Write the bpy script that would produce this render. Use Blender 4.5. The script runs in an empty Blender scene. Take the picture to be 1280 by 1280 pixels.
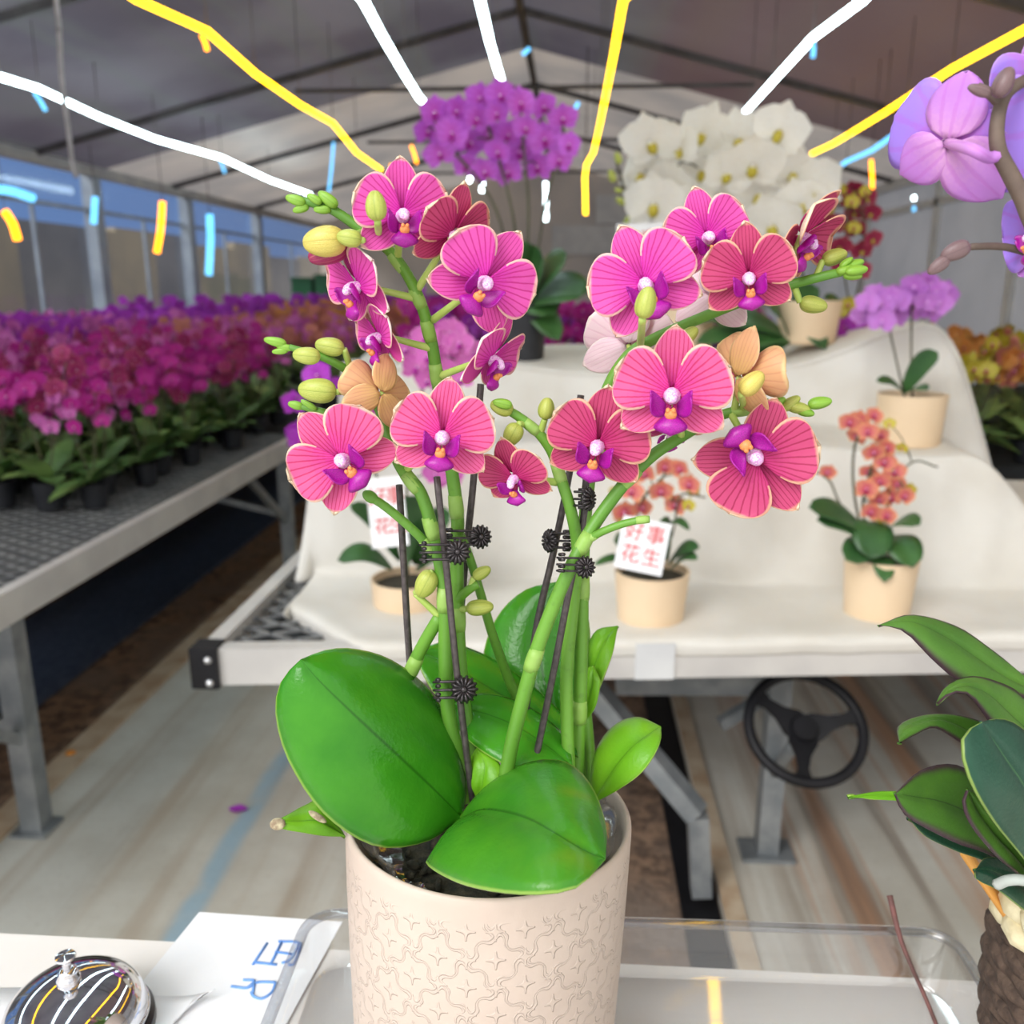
import bpy, math, random
from mathutils import Vector, Matrix, noise as mnoise
random.seed(11)
SC = bpy.context.scene
COL = SC.collection
F = 1100.0
PITCH = math.radians(14.3)
YAW = math.radians(3.8)
CAMZ = 1.5
CAM = Vector((0, 0, CAMZ))

# ---------------------------------------------------------------- camera geometry (where a thing seen in the photo stands)
def ray(px, py):
    dx, up = px - 640.0, 640.0 - py
    fwd = F * math.cos(PITCH) + up * math.sin(PITCH)
    z = -F * math.sin(PITCH) + up * math.cos(PITCH)
    return Vector((dx * math.cos(YAW) - fwd * math.sin(YAW), dx * math.sin(YAW) + fwd * math.cos(YAW), z))
def at(px, py, Y):
    r = ray(px, py); return CAM + r * (Y / r.y)
def at_z(px, py, z):
    r = ray(px, py); return CAM + r * ((z - CAMZ) / r.z)
FWD = Vector((-math.sin(YAW) * math.cos(PITCH), math.cos(YAW) * math.cos(PITCH), -math.sin(PITCH)))
def depth(p): return (Vector(p) - CAM).dot(FWD)

# ---------------------------------------------------------------- materials
def lin(c):
    def f(v):
        v /= 255.0
        return v / 12.92 if v <= 0.04045 else ((v + 0.055) / 1.055) ** 2.4
    return (f(c[0]), f(c[1]), f(c[2]), 1.0)

class NT:
    def __init__(s, name):
        s.m = bpy.data.materials.new(name); s.m.use_nodes = True
        s.t = s.m.node_tree; s.t.nodes.clear()
        s.out = s.n('ShaderNodeOutputMaterial')
    def n(s, ty, **k):
        o = s.t.nodes.new(ty)
        for a, v in k.items(): setattr(o, a, v)
        return o
    def l(s, a, b): s.t.links.new(a, b)
    def val(s, sock, v):
        if hasattr(v, 'is_linked') or hasattr(v, 'links'): s.l(v, sock)
        else: sock.default_value = v
    def math(s, op, a, b=0.0, c=0.0, clamp=False):
        o = s.n('ShaderNodeMath', operation=op); o.use_clamp = clamp
        for i, v in enumerate((a, b, c)): s.val(o.inputs[i], v)
        return o.outputs[0]
    def mix(s, fac, a, b):
        o = s.n('ShaderNodeMix', data_type='RGBA')
        s.val(o.inputs[0], fac); s.val(o.inputs[6], a); s.val(o.inputs[7], b)
        return o.outputs[2]
    def sstep(s, v, lo, hi):
        o = s.n('ShaderNodeMapRange', interpolation_type='SMOOTHSTEP')
        s.val(o.inputs[0], v); o.inputs[1].default_value = lo; o.inputs[2].default_value = hi
        return o.outputs[0]
    def noise(s, scale, detail=3, vec=None, rough=.5):
        o = s.n('ShaderNodeTexNoise'); o.inputs['Scale'].default_value = scale
        o.inputs['Detail'].default_value = detail; o.inputs['Roughness'].default_value = rough
        if vec is not None: s.l(vec, o.inputs['Vector'])
        return o.outputs['Fac']
    def obj(s, scale=None):
        o = s.n('ShaderNodeTexCoord').outputs['Object']
        if scale:
            m = s.n('ShaderNodeMapping'); s.l(o, m.inputs[0]); m.inputs['Scale'].default_value = scale
            return m.outputs[0]
        return o
    def geo_pos(s, scale=None):
        o = s.n('ShaderNodeNewGeometry').outputs['Position']
        if scale:
            m = s.n('ShaderNodeMapping'); s.l(o, m.inputs[0]); m.inputs['Scale'].default_value = scale
            return m.outputs[0]
        return o
    def uv(s):
        o = s.n('ShaderNodeSeparateXYZ'); s.l(s.n('ShaderNodeUVMap').outputs[0], o.inputs[0])
        return o.outputs[0], o.outputs[1]
    def pbsdf(s, color, rough=.5, metal=0.0, bump=None, bstr=.3, bdist=.001, spec=.5, coat=0, trans=None):
        b = s.n('ShaderNodeBsdfPrincipled')
        s.val(b.inputs['Base Color'], color); s.val(b.inputs['Roughness'], rough)
        b.inputs['Metallic'].default_value = metal; b.inputs['Specular IOR Level'].default_value = spec
        b.inputs['Coat Weight'].default_value = coat
        if bump is not None:
            q = s.n('ShaderNodeBump'); q.inputs['Strength'].default_value = bstr; q.inputs['Distance'].default_value = bdist
            s.l(bump, q.inputs['Height']); s.l(q.outputs[0], b.inputs['Normal'])
        sh = b.outputs[0]
        if trans:                                   # thin living tissue lets some light through
            tl = s.n('ShaderNodeBsdfTranslucent'); s.val(tl.inputs[0], color)
            mx = s.n('ShaderNodeMixShader'); mx.inputs[0].default_value = trans
            s.l(sh, mx.inputs[1]); s.l(tl.outputs[0], mx.inputs[2]); sh = mx.outputs[0]
        s.l(sh, s.out.inputs[0]); s.b = b
        return s.m

def plain(name, c, c2=None, scale=30, rough=.5, metal=0.0, bstr=0, bdist=.001, spec=.5, trans=None, stretch=None):
    t = NT(name)
    f = t.noise(scale, 4, t.obj(stretch))
    c2 = c2 or tuple(v * .86 for v in c)
    col = t.mix(t.sstep(f, .3, .7), lin(c), lin(c2))
    return t.pbsdf(col, rough, metal, f if bstr else None, bstr, bdist, spec, trans=trans)

def emissive(name, c, strength):
    t = NT(name); e = t.n('ShaderNodeEmission')
    f = t.noise(18, 2, t.geo_pos())
    e.inputs[0].default_value = lin(c)
    t.l(t.math('MULTIPLY_ADD', f, strength * .5, strength * .75), e.inputs[1])
    t.l(e.outputs[0], t.out.inputs[0]); return t.m

# ---------------------------------------------------------------- mesh building
class MB:
    def __init__(s): s.v = []; s.f = []; s.mi = []; s.uv = []
    def add(s, verts, faces, mi=0, uv=None):
        b = len(s.v); s.v += [Vector(p) for p in verts]
        s.f += [tuple(i + b for i in f) for f in faces]; s.mi += [mi] * len(faces)
        s.uv += list(uv) if uv else [(0.5, 0.5)] * len(verts)
        return s
    def box(s, lo, hi, mi=0, M=None):
        x0, y0, z0 = lo; x1, y1, z1 = hi
        v = [Vector(p) for p in ((x0,y0,z0),(x1,y0,z0),(x1,y1,z0),(x0,y1,z0),(x0,y0,z1),(x1,y0,z1),(x1,y1,z1),(x0,y1,z1))]
        if M: v = [M @ p for p in v]
        return s.add(v, [(3,2,1,0),(4,5,6,7),(0,1,5,4),(1,2,6,5),(2,3,7,6),(3,0,4,7)], mi)
    def bar(s, p, q, w, h, mi=0, up=(0, 0, 1)):
        p, q = Vector(p), Vector(q); d = (q - p); L = d.length; d.normalize()
        up = Vector(up); x = d.cross(up)
        if x.length < 1e-4: x = d.cross(Vector((0, 1, 0)))
        x.normalize(); z = x.cross(d)
        M = Matrix((( x.x, d.x, z.x, p.x), (x.y, d.y, z.y, p.y), (x.z, d.z, z.z, p.z), (0,0,0,1)))
        return s.box((-w/2, 0, -h/2), (w/2, L, h/2), mi, M)
    def tube(s, pts, rad, n=8, mi=0, cap=True, smooth=0):
        pts = [Vector(p) for p in pts]
        if not hasattr(rad, '__len__'): rad = [rad] * len(pts)
        if smooth: pts, rad = crom(pts, smooth), [x[0] for x in crom([Vector((r, 0, 0)) for r in rad], smooth)]
        k = len(pts); vs = []; fs = []; uv = []; ref = None
        for i, p in enumerate(pts):
            t = (pts[min(i+1, k-1)] - pts[max(i-1, 0)]); t.normalize()
            if ref is None:
                ref = t.orthogonal().normalized()
            ref = (ref - t * ref.dot(t))
            if ref.length < 1e-6: ref = t.orthogonal()
            ref.normalize(); b = t.cross(ref)
            for j in range(n):
                a = 2 * math.pi * j / n
                vs.append(p + (ref * math.cos(a) + b * math.sin(a)) * rad[i]); uv.append((j / n, i / max(1, k - 1)))
        for i in range(k - 1):
            for j in range(n):
                fs.append((i*n+j, i*n+(j+1) % n, (i+1)*n+(j+1) % n, (i+1)*n+j))
        if cap: fs.append(tuple(range(n))[::-1]); fs.append(tuple((k-1)*n + j for j in range(n)))
        return s.add(vs, fs, mi, uv)
    def lathe(s, prof, n=48, mi=0, M=None, closed=False):
        vs = []; fs = []; uv = []; k = len(prof)
        for i, (r, z) in enumerate(prof):
            for j in range(n):
                a = 2 * math.pi * j / n
                p = Vector((r * math.cos(a), r * math.sin(a), z)); vs.append(M @ p if M else p); uv.append((j / n, i / (k - 1)))
        for i in range(k if closed else k - 1):
            for j in range(n):
                i2 = (i + 1) % k
                fs.append((i*n+j, i*n+(j+1) % n, i2*n+(j+1) % n, i2*n+j))
        return s.add(vs, fs, mi, uv)
    def sheet(s, grid, mi=0, back=None, thick=0.0, uvs=None, flip=False):
        """grid[i][j] points; with thick a second sheet behind it and a closed edge."""
        R, C = len(grid), len(grid[0])
        P = [Vector(p) for row in grid for p in row]
        uv = [(j / (C - 1), i / (R - 1)) for i in range(R) for j in range(C)] if uvs is None else uvs
        fs = []
        for i in range(R - 1):
            for j in range(C - 1):
                q = (i*C+j, i*C+j+1, (i+1)*C+j+1, (i+1)*C+j)
                fs.append(q[::-1] if flip else q)
        s.add(P, fs, mi, uv)
        if thick:
            N = [Vector() for _ in P]
            for f in fs:
                a, b, c, d = (P[i] for i in f)
                nn = (c - a).cross(d - b)
                for i in f: N[i] = N[i] + nn
            Q = []
            for p, nn in zip(P, N):
                if nn.length > 1e-14: nn = nn.normalized()
                Q.append(p - nn * thick)
            bm = mi if back is None else back
            s.add(Q, [f[::-1] for f in fs], bm, uv)
            base = len(s.v) - 2 * len(P); o = len(P)
            edge = [j for j in range(C)] + [i*C+C-1 for i in range(1, R)] + [(R-1)*C+j for j in range(C-2, -1, -1)] + [i*C for i in range(R-2, 0, -1)]
            for a, b in zip(edge, edge[1:] + edge[:1]):
                f = (base+b, base+a, base+o+a, base+o+b)
                s.f.append(f[::-1] if flip else f); s.mi.append(mi)
        return s
    def mesh(s, name, mats, off=None, smooth=True):
        me = bpy.data.meshes.new(name)
        vs = [tuple(p - off) for p in s.v] if off is not None else [tuple(p) for p in s.v]
        me.from_pydata(vs, [], s.f)
        for m in (mats if isinstance(mats, (list, tuple)) else [mats]): me.materials.append(m)
        me.polygons.foreach_set('material_index', s.mi)
        me.polygons.foreach_set('use_smooth', [smooth] * len(s.f))
        ul = me.uv_layers.new(name='UVMap')
        idx = [0] * len(me.loops); me.loops.foreach_get('vertex_index', idx)
        flat = []
        for i in idx: flat += s.uv[i]
        ul.data.foreach_set('uv', flat)
        me.update(); return me
    def build(s, name, mats, parent=None, smooth=True, sharp=None):
        off = root_loc(parent) if parent else None
        me = s.mesh(name, mats, off, smooth)
        if smooth and sharp is not None: me.set_sharp_from_angle(angle=math.radians(sharp))
        return link(name, me, parent)

def link(name, data, parent=None):
    o = bpy.data.objects.new(name, data); COL.objects.link(o)
    if parent: o.parent = parent
    return o
def root_loc(o):
    p = Vector((0, 0, 0))
    while o is not None: p += Vector(o.location); o = o.parent
    return p
def tag(o, label=None, cat=None, group=None, kind=None):
    if label: o['label'] = label
    if cat: o['category'] = cat
    if group: o['group'] = group
    if kind: o['kind'] = kind
    return o
def thing(name, loc, label, cat, group=None):
    o = bpy.data.objects.new(name, None); COL.objects.link(o); o.location = loc; o.empty_display_size = .05
    return tag(o, label, cat, group)
def struct(o): o['kind'] = 'structure'; return o

def crom(pts, n):
    """Catmull-Rom through pts, n steps per span."""
    if len(pts) == 2: return [pts[0].lerp(pts[1], i / n) for i in range(n + 1)]
    P = [pts[0] * 2 - pts[1]] + list(pts) + [pts[-1] * 2 - pts[-2]]; out = []
    for i in range(1, len(P) - 2):
        a, b, c, d = P[i-1], P[i], P[i+1], P[i+2]
        for k in range(n):
            t = k / n
            out.append(.5 * ((2*b) + (c - a)*t + (2*a - 5*b + 4*c - d)*t*t + (3*b - a - 3*c + d)*t*t*t))
    out.append(P[-2].copy()); return out
def resample(pts, n):
    d = [0.0]
    for a, b in zip(pts, pts[1:]): d.append(d[-1] + (b - a).length)
    out = []; j = 0
    for i in range(n):
        x = d[-1] * i / (n - 1)
        while j < len(d) - 2 and d[j+1] < x: j += 1
        seg = d[j+1] - d[j]; out.append(pts[j].lerp(pts[j+1], 0 if seg < 1e-12 else min(1, (x - d[j]) / seg)))
    return out
def smoothstep(a, b, x):
    t = max(0, min(1, (x - a) / (b - a))); return t * t * (3 - 2 * t)

def leaf3(mb, L, M, R, nt=22, nu=6, thick=.0014, mi=0, back=None, pxl=True, ripple=.0006, seed=0):
    """A leaf from its two edges and its midrib (base to tip)."""
    def rail(q):
        p = [at(*a) for a in q] if pxl else [Vector(a) for a in q]
        return resample(crom(p, 10), nt + 1)
    l, m, r = rail(L), rail(M), rail(R)
    h = nt // 2
    if (r[h] - l[h]).cross(m[h+1] - m[h-1]).dot(CAM - m[h]) < 0: l, r = r, l       # upper face towards the aisle
    grid = []; uv = []
    for i in range(nt + 1):
        row = []; t = i / nt
        for j in range(-nu, nu + 1):
            u = j / nu; e = l[i] if u < 0 else r[i]
            a = abs(u)
            p = m[i].lerp(e, a)
            # cross-section bulges a little between midrib and edge, and the midrib is a groove
            d = (r[i] - l[i]); T = (m[min(i+1, nt)] - m[max(i-1, 0)])
            nn = T.cross(d)
            if nn.length > 1e-12: nn.normalize()
            w = (e - m[i]).length
            bul = w * .10 * math.sin(math.pi * a) * (1 if seed >= 0 else -1)
            bul -= .0012 * math.exp(-(a / .10) ** 2) * min(1, w / .01)
            bul += ripple * mnoise.noise(Vector((u * 2.3 + seed, t * 4.1, seed * 1.7)))
            row.append(p - nn * bul * FACE[0]); uv.append((u * .5 + .5, t))
        grid.append(row)
    mb.sheet(grid, mi, back, thick * FACE[0], uv)
FACE = [1.0]
WBR, SUNE, LEDW, LEDY, ZEN = 1.3, 2.7, 14.0, 8.0, 1.4
# ---------------------------------------------------------------- camera, world, lights
cam = bpy.data.cameras.new('camera'); camo = bpy.data.objects.new('camera', cam); COL.objects.link(camo)
cam.sensor_width = 36; cam.lens = F / 1280 * 36; cam.clip_start = .01; cam.clip_end = 200
camo.location = CAM; camo.rotation_euler = (math.pi / 2 - PITCH, 0, YAW)
cam.dof.use_dof = True; cam.dof.focus_distance = .455; cam.dof.aperture_fstop = 9.0
SC.camera = camo
SC.view_settings.view_transform = 'Standard'; SC.view_settings.look = 'None'
SC.view_settings.exposure = 0.0; SC.view_settings.gamma = 1.0; SC.view_settings.use_curve_mapping = False
try:
    SC.cycles.use_denoising = True; SC.cycles.max_bounces = 8; SC.cycles.transparent_max_bounces = 24
    SC.cycles.sample_clamp_indirect = 4.0; SC.cycles.caustics_reflective = False; SC.cycles.caustics_refractive = False
except Exception: pass

W = bpy.data.worlds.new('world'); SC.world = W; W.use_nodes = True
wt = W.node_tree; wt.nodes.clear()
wo = wt.nodes.new('ShaderNodeOutputWorld'); bg = wt.nodes.new('ShaderNodeBackground')
tc = wt.nodes.new('ShaderNodeTexCoord'); sx = wt.nodes.new('ShaderNodeSeparateXYZ'); mr = wt.nodes.new('ShaderNodeMapRange')
wt.links.new(tc.outputs['Generated'], sx.inputs[0]); wt.links.new(sx.outputs[1], mr.inputs[0])
mr.inputs[1].default_value = .15; mr.inputs[2].default_value = -.45; mr.interpolation_type = 'SMOOTHSTEP'
mc = wt.nodes.new('ShaderNodeMix'); mc.data_type = 'RGBA'
wt.links.new(mr.outputs[0], mc.inputs[0]); mc.inputs[6].default_value = (.16, .27, .52, 1); mc.inputs[7].default_value = (WBR * 1.0, WBR * .99, WBR * .98, 1)
mz = wt.nodes.new('ShaderNodeMapRange'); mz.interpolation_type = 'SMOOTHSTEP'; mz.inputs[1].default_value = .25; mz.inputs[2].default_value = .7
wt.links.new(sx.outputs[2], mz.inputs[0])
m2 = wt.nodes.new('ShaderNodeMix'); m2.data_type = 'RGBA'; wt.links.new(mz.outputs[0], m2.inputs[0]); wt.links.new(mc.outputs[2], m2.inputs[6]); m2.inputs[7].default_value = (ZEN, ZEN * .98, ZEN * .98, 1)
wt.links.new(m2.outputs[2], bg.inputs[0]); wt.links.new(bg.outputs[0], wo.inputs[0])

sun = bpy.data.lights.new('daylight', 'SUN'); so = bpy.data.objects.new('daylight', sun); COL.objects.link(so)
sun.energy = SUNE; sun.angle = math.radians(34); sun.color = (1.0, .99, .985)
so.rotation_euler = Vector((.72, 1.0, -.88)).to_track_quat('-Z', 'Y').to_euler()

# ---------------------------------------------------------------- shared materials
M = {}
def m_floor():
    t = NT('concrete_floor'); p = t.geo_pos()
    st = t.noise(1.0, 5, t.geo_pos((9, .35, 1)), .6)
    blot = t.noise(1.6, 5, p, .6)
    fine = t.noise(60, 3, p)
    sp = t.n('ShaderNodeSeparateXYZ'); t.l(p, sp.inputs[0])
    c = t.mix(t.sstep(blot, .35, .7), lin((212, 211, 202)), lin((188, 184, 172)))
    c = t.mix(t.math('MULTIPLY', t.sstep(st, .46, .68), .55), c, lin((168, 150, 128)))
    # orange-brown and grey streaks along the floor between the benches
    rx = t.sstep(sp.outputs[0], .45, .75)
    st2 = t.noise(1.0, 4, t.geo_pos((11, .22, 1)), .55)
    c = t.mix(t.math('MULTIPLY', t.math('MULTIPLY', rx, t.sstep(st2, .47, .6)), .75), c, lin((176, 122, 80)))
    c = t.mix(t.math('MULTIPLY', t.math('MULTIPLY', rx, t.sstep(st, .5, .62)), .55), c, lin((112, 100, 92)))
    # worn pale blue painted line along the aisle
    wob = t.math('MULTIPLY_ADD', t.noise(3, 3, p), .05, -.025)
    d = t.math('ABSOLUTE', t.math('ADD', t.math('ADD', sp.outputs[0], wob), .92))
    ln = t.math('MULTIPLY', t.math('SUBTRACT', 1.0, t.sstep(d, .012, .05)), t.sstep(t.noise(6, 4, p), .25, .6))
    c = t.mix(t.math('MULTIPLY', ln, .75), c, lin((140, 178, 200)))
    c = t.mix(t.math('MULTIPLY', t.sstep(fine, .55, .8), .25), c, lin((140, 130, 118)))
    return t.pbsdf(c, t.math('MULTIPLY_ADD', blot, .3, .3), 0, fine, .15, .002)
M['floor'] = m_floor()
M['kerb'] = plain('kerb_concrete', (205, 190, 166), (176, 150, 122), 9, .8, bstr=.3, bdist=.004)
def m_soil():
    t = NT('damp_soil'); p = t.geo_pos()
    f = t.noise(22, 6, p, .7); g = t.noise(3, 3, p)
    c = t.mix(t.sstep(f, .35, .65), lin((84, 66, 54)), lin((156, 126, 102)))
    return t.pbsdf(t.mix(t.sstep(g, .4, .7), c, lin((128, 112, 100))), .9, 0, f, .8, .02)
M['soil'] = m_soil()
M['groundsheet'] = plain('black_groundsheet', (58, 70, 96), (84, 96, 116), 40, .55, bstr=.4, bdist=.004)
M['alu'] = plain('aluminium', (212, 210, 206), (196, 194, 192), 6, .42, .25)
M['steel'] = plain('galvanised_steel', (160, 164, 166), (130, 136, 140), 14, .45, .45)
M['mesh'] = plain('dark_mesh_wire', (150, 152, 152), (120, 122, 126), 20, .5, .3)
M['void'] = plain('dark_grating_tray', (30, 33, 36), (44, 48, 50), 12, .8)
M['black'] = plain('black_plastic', (17, 17, 20), (24, 24, 28), 20, .5, spec=.25)
M['clip'] = plain('gunmetal_plastic', (66, 60, 62), (40, 36, 38), 300, .32, .3)
M['blackpot'] = plain('black_nursery_pot', (28, 30, 36), (40, 42, 48), 20, .5)
M['bolt'] = plain('bright_bolt', (220, 222, 224), None, 20, .3, .8)
def m_cloth():
    t = NT('white_cotton_cloth'); p = t.geo_pos()
    f = t.noise(5, 5, p); w = t.noise(400, 1, p)
    return t.pbsdf(t.mix(t.sstep(f, .3, .75), lin((230, 228, 222)), lin((217, 213, 204))), .85, 0, f, .4, .02, trans=.12)
M['cloth'] = m_cloth()
M['beige'] = plain('beige_ceramic', (232, 208, 176), (224, 198, 164), 5, .55)
def m_pot():
    t = NT('embossed_beige_ceramic'); o = t.obj()
    sp = t.n('ShaderNodeSeparateXYZ'); t.l(o, sp.inputs[0])
    ang = t.math('ARCTAN2', sp.outputs[1], sp.outputs[0])
    A = t.math('MULTIPLY', ang, 16.0); B = t.math('MULTIPLY', sp.outputs[2], 6.2832 / .0335)
    # interlaced wavy lattice with a small cross in each cell
    A2 = t.math('ADD', A, t.math('MULTIPLY', t.math('SINE', t.math('MULTIPLY', B, 3.0)), .42)); B2 = t.math('ADD', B, t.math('MULTIPLY', t.math('SINE', t.math('MULTIPLY', A, 3.0)), .42))
    f = t.math('ADD', t.math('COSINE', A2), t.math('COSINE', B2)); fa = t.math('ABSOLUTE', f)
    def ridge(v, c0, w): return t.math('SUBTRACT', 1.0, t.sstep(t.math('ABSOLUTE', t.math('SUBTRACT', v, c0)), w * .35, w))
    l1 = ridge(fa, .26, .16)
    A3 = t.math('MULTIPLY', t.math('COSINE', A), t.math('COSINE', B))
    cr = t.math('MULTIPLY', ridge(t.math('MULTIPLY', t.math('SINE', A), t.math('SINE', B)), 0.0, .10), t.sstep(t.math('ABSOLUTE', A3), .45, .6))
    line = t.math('MAXIMUM', l1, cr)
    line = t.math('MULTIPLY', line, t.math('SUBTRACT', 1.0, t.sstep(sp.outputs[2], .170, .173)))
    rr = t.math('SQRT', t.math('ADD', t.math('MULTIPLY', sp.outputs[0], sp.outputs[0]), t.math('MULTIPLY', sp.outputs[1], sp.outputs[1])))
    line = t.math('ADD', line, t.math('MULTIPLY', t.noise(90, 3, o), .7))
    n = t.noise(9, 4, o)
    col = t.mix(t.sstep(n, .3, .7), lin((208, 191, 177)), lin((199, 181, 167)))
    return t.pbsdf(col, .5, 0, line, .7, .0011)
M['pot'] = m_pot()
def m_leaf(name, a, b, edge=None, rib=(40, 92, 14), rough=.3, spots=None):
    t = NT(name); u, v = t.uv()
    x = t.math('ABSOLUTE', t.math('MULTIPLY_ADD', u, 2.0, -1.0))
    o = t.obj(); f = t.noise(28, 4, o); g = t.noise(900, 2, o)
    c = t.mix(t.sstep(f, .3, .7), lin(a), lin(b))
    if spots: c = t.mix(t.math('MULTIPLY', t.sstep(t.noise(17, 2, o), .56, .74), .7), c, lin(spots))
    c = t.mix(t.math('MULTIPLY', t.math('SUBTRACT', 1.0, t.sstep(x, .0, .035)), .8), c, lin(rib))
    if edge:
        e = t.math('MAXIMUM', x, t.math('MULTIPLY_ADD', v, 1.0, 0.0))
        c = t.mix(t.sstep(t.math('MULTIPLY_ADD', t.noise(30, 3, o), .25, x), .85, 1.12), c, lin(edge))
    else:
        c = t.mix(t.math('MULTIPLY', t.sstep(x, .965, .99), .6), c, lin((168, 196, 92)))
    bmp = t.math('ADD', t.math('MULTIPLY', t.noise(420, 2, o), 1.0), t.math('MULTIPLY', t.noise(60, 2, o), .6))
    return t.pbsdf(c, rough, 0, bmp, .22, .0012, .36, trans=.10)
M['leaf'] = m_leaf('glossy_orchid_leaf', (66, 144, 30), (50, 128, 24), rib=(34, 92, 14), rough=.22)
M['leaf_y'] = m_leaf('glossy_orchid_leaf_mottled', (76, 148, 34), (58, 132, 34), rib=(36, 94, 20), rough=.27, spots=(122, 140, 30))
M['leaf_l'] = m_leaf('young_orchid_leaf', (118, 178, 34), (100, 164, 30), rib=(78, 134, 24), rough=.38)
M['leaf_b'] = plain('orchid_leaf_underside', (104, 142, 60), (92, 130, 54), 40, .5, trans=.1)
M['leaf_d'] = m_leaf('dark_orchid_leaf', (40, 84, 64), (30, 70, 52), rib=(84, 130, 84), rough=.4)
M['leaf_p'] = m_leaf('purple_rimmed_orchid_leaf', (92, 140, 52), (76, 122, 46), edge=(70, 50, 58), rib=(52, 80, 36), rough=.45)
M['leaf_f'] = plain('display_orchid_leaf', (62, 104, 52), (44, 82, 42), 10, .4)
M['leaf_c'] = plain('nursery_orchid_leaf', (104, 140, 78), (58, 92, 50), 6, .45)
M['leaf_c2'] = plain('nursery_orchid_leaf_pale', (150, 178, 108), (104, 140, 74), 6, .45)
def m_stem(name, a, b, sc=200):
    t = NT(name); f = t.noise(sc, 3, t.obj()); g = t.noise(14, 2, t.obj())
    c = t.mix(t.sstep(g, .35, .65), lin(a), lin(b))
    c = t.mix(t.math('MULTIPLY', t.sstep(f, .55, .75), .35), c, lin(tuple(v * .7 for v in a)))
    return t.pbsdf(c, .45, 0, f, .1, .0006)
M['stem'] = m_stem('green_flower_stem', (108, 160, 54), (90, 142, 46))
M['stem_d'] = plain('brown_flower_stem', (112, 96, 84), (84, 70, 62), 60, .6)
M['stem_far'] = plain('dark_display_stem', (74, 72, 58), (92, 92, 64), 10, .6)
M['pedicel'] = plain('pale_pedicel', (186, 206, 112), (166, 192, 90), 60, .45)
M['bract'] = plain('pale_bract', (136, 178, 76), (154, 188, 98), 60, .5)
M['stake'] = plain('dark_wire_stake', (70, 62, 64), (92, 84, 84), 300, .4, .3)
def m_bud(name, a, b, c3):
    t = NT(name); u, v = t.uv(); f = t.noise(60, 3, t.obj())
    rib = t.math('ABSOLUTE', t.math('SINE', t.math('MULTIPLY', u, 3.14159 * 3)))
    c = t.mix(t.sstep(f, .3, .7), lin(a), lin(b))
    c = t.mix(t.math('MULTIPLY', t.math('SUBTRACT', 1.0, t.sstep(rib, .03, .16)), .6), c, lin(c3))
    fine = t.math('SINE', t.math('MULTIPLY', u, 90.0))
    c = t.mix(t.math('MULTIPLY', t.sstep(fine, .3, .9), .16), c, lin(c3))
    return t.pbsdf(c, .42, 0, rib, .25, .001, trans=.1)
M['bud'] = m_bud('green_orchid_bud', (198, 202, 104), (168, 184, 78), (116, 142, 44))
M['bud_y'] = m_bud('yellow_orchid_bud', (226, 210, 118), (206, 190, 86), (170, 150, 60))
M['bud_b'] = m_bud('brown_orchid_bud', (134, 110, 112), (112, 88, 88), (80, 60, 62))
M['bud_w'] = m_bud('wine_orchid_bud', (168, 40, 96), (140, 24, 80), (210, 150, 130))
M['tip'] = m_bud('green_bud_tip', (150, 196, 70), (130, 180, 60), (96, 150, 40))
def m_petal(name, base, mid, vein, edge, freq, ed=.885, vs=.68):
    t = NT(name); u, v = t.uv()
    s = t.math('MULTIPLY_ADD', u, 2.0, -1.0); x = t.math('ABSOLUTE', s)
    nz = t.noise(7, 4, t.obj(), .65); nz2 = t.noise(34, 3, t.obj())
    # veins fan out from the claw and run out at the margin
    fan = t.math('DIVIDE', t.math('MULTIPLY', t.math('POWER', v, .72), t.math('POWER', t.math('SUBTRACT', 1.0, v), .44)), t.math('ADD', v, .25))
    sv = t.math('MULTIPLY', s, t.math('MULTIPLY', fan, 1.67))
    ph = t.math('ADD', t.math('MULTIPLY', sv, freq), t.math('MULTIPLY', nz, 2.6))
    # the veins branch on their way out
    w1 = t.math('SINE', ph)
    w2 = t.math('SINE', t.math('ADD', t.math('MULTIPLY', sv, freq * 2.05), t.math('MULTIPLY', nz, 2.6)))
    k = t.sstep(v, .45, .8)
    vv = t.math('ADD', t.math('MULTIPLY', w1, t.math('SUBTRACT', 1.0, t.math('MULTIPLY', k, .55))), t.math('MULTIPLY', w2, t.math('MULTIPLY', k, .6)))
    vm = t.math('MULTIPLY', t.sstep(vv, .2, .95), vs)
    c = t.mix(t.sstep(t.math('MULTIPLY_ADD', nz2, .4, v), .15, .95), lin(base), lin(mid))
    c = t.mix(vm, c, lin(vein))
    e = t.math('MAXIMUM', x, t.math('MULTIPLY', v, 1.0))
    e = t.math('MULTIPLY_ADD', nz, .06, e)
    e = t.math('MULTIPLY', e, t.sstep(v, .16, .3))
    c = t.mix(t.sstep(e, ed + .035, ed + .11), c, lin(edge))
    return t.pbsdf(c, .5, 0, vm, .25, -.0006, .35, trans=.22)
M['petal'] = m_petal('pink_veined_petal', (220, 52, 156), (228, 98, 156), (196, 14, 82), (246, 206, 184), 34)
M['petal_m'] = m_petal('magenta_lit_petal', (218, 44, 180), (228, 88, 180), (190, 14, 116), (248, 200, 190), 34)  # pink petal with the magenta cast of the light put into its colour
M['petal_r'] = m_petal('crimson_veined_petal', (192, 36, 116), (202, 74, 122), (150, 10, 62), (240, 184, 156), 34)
M['petal_back'] = m_petal('petal_underside_cream', (232, 196, 196), (240, 216, 190), (222, 170, 180), (246, 226, 196), 30, vs=.4)
M['petal_buff'] = m_petal('buff_petal_underside', (222, 180, 112), (228, 176, 130), (206, 140, 110), (240, 206, 150), 26, vs=.4)
M['petal_pale'] = m_petal('pale_pink_underside', (240, 214, 226), (244, 220, 228), (228, 186, 206), (250, 236, 232), 26, vs=.35)
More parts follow.
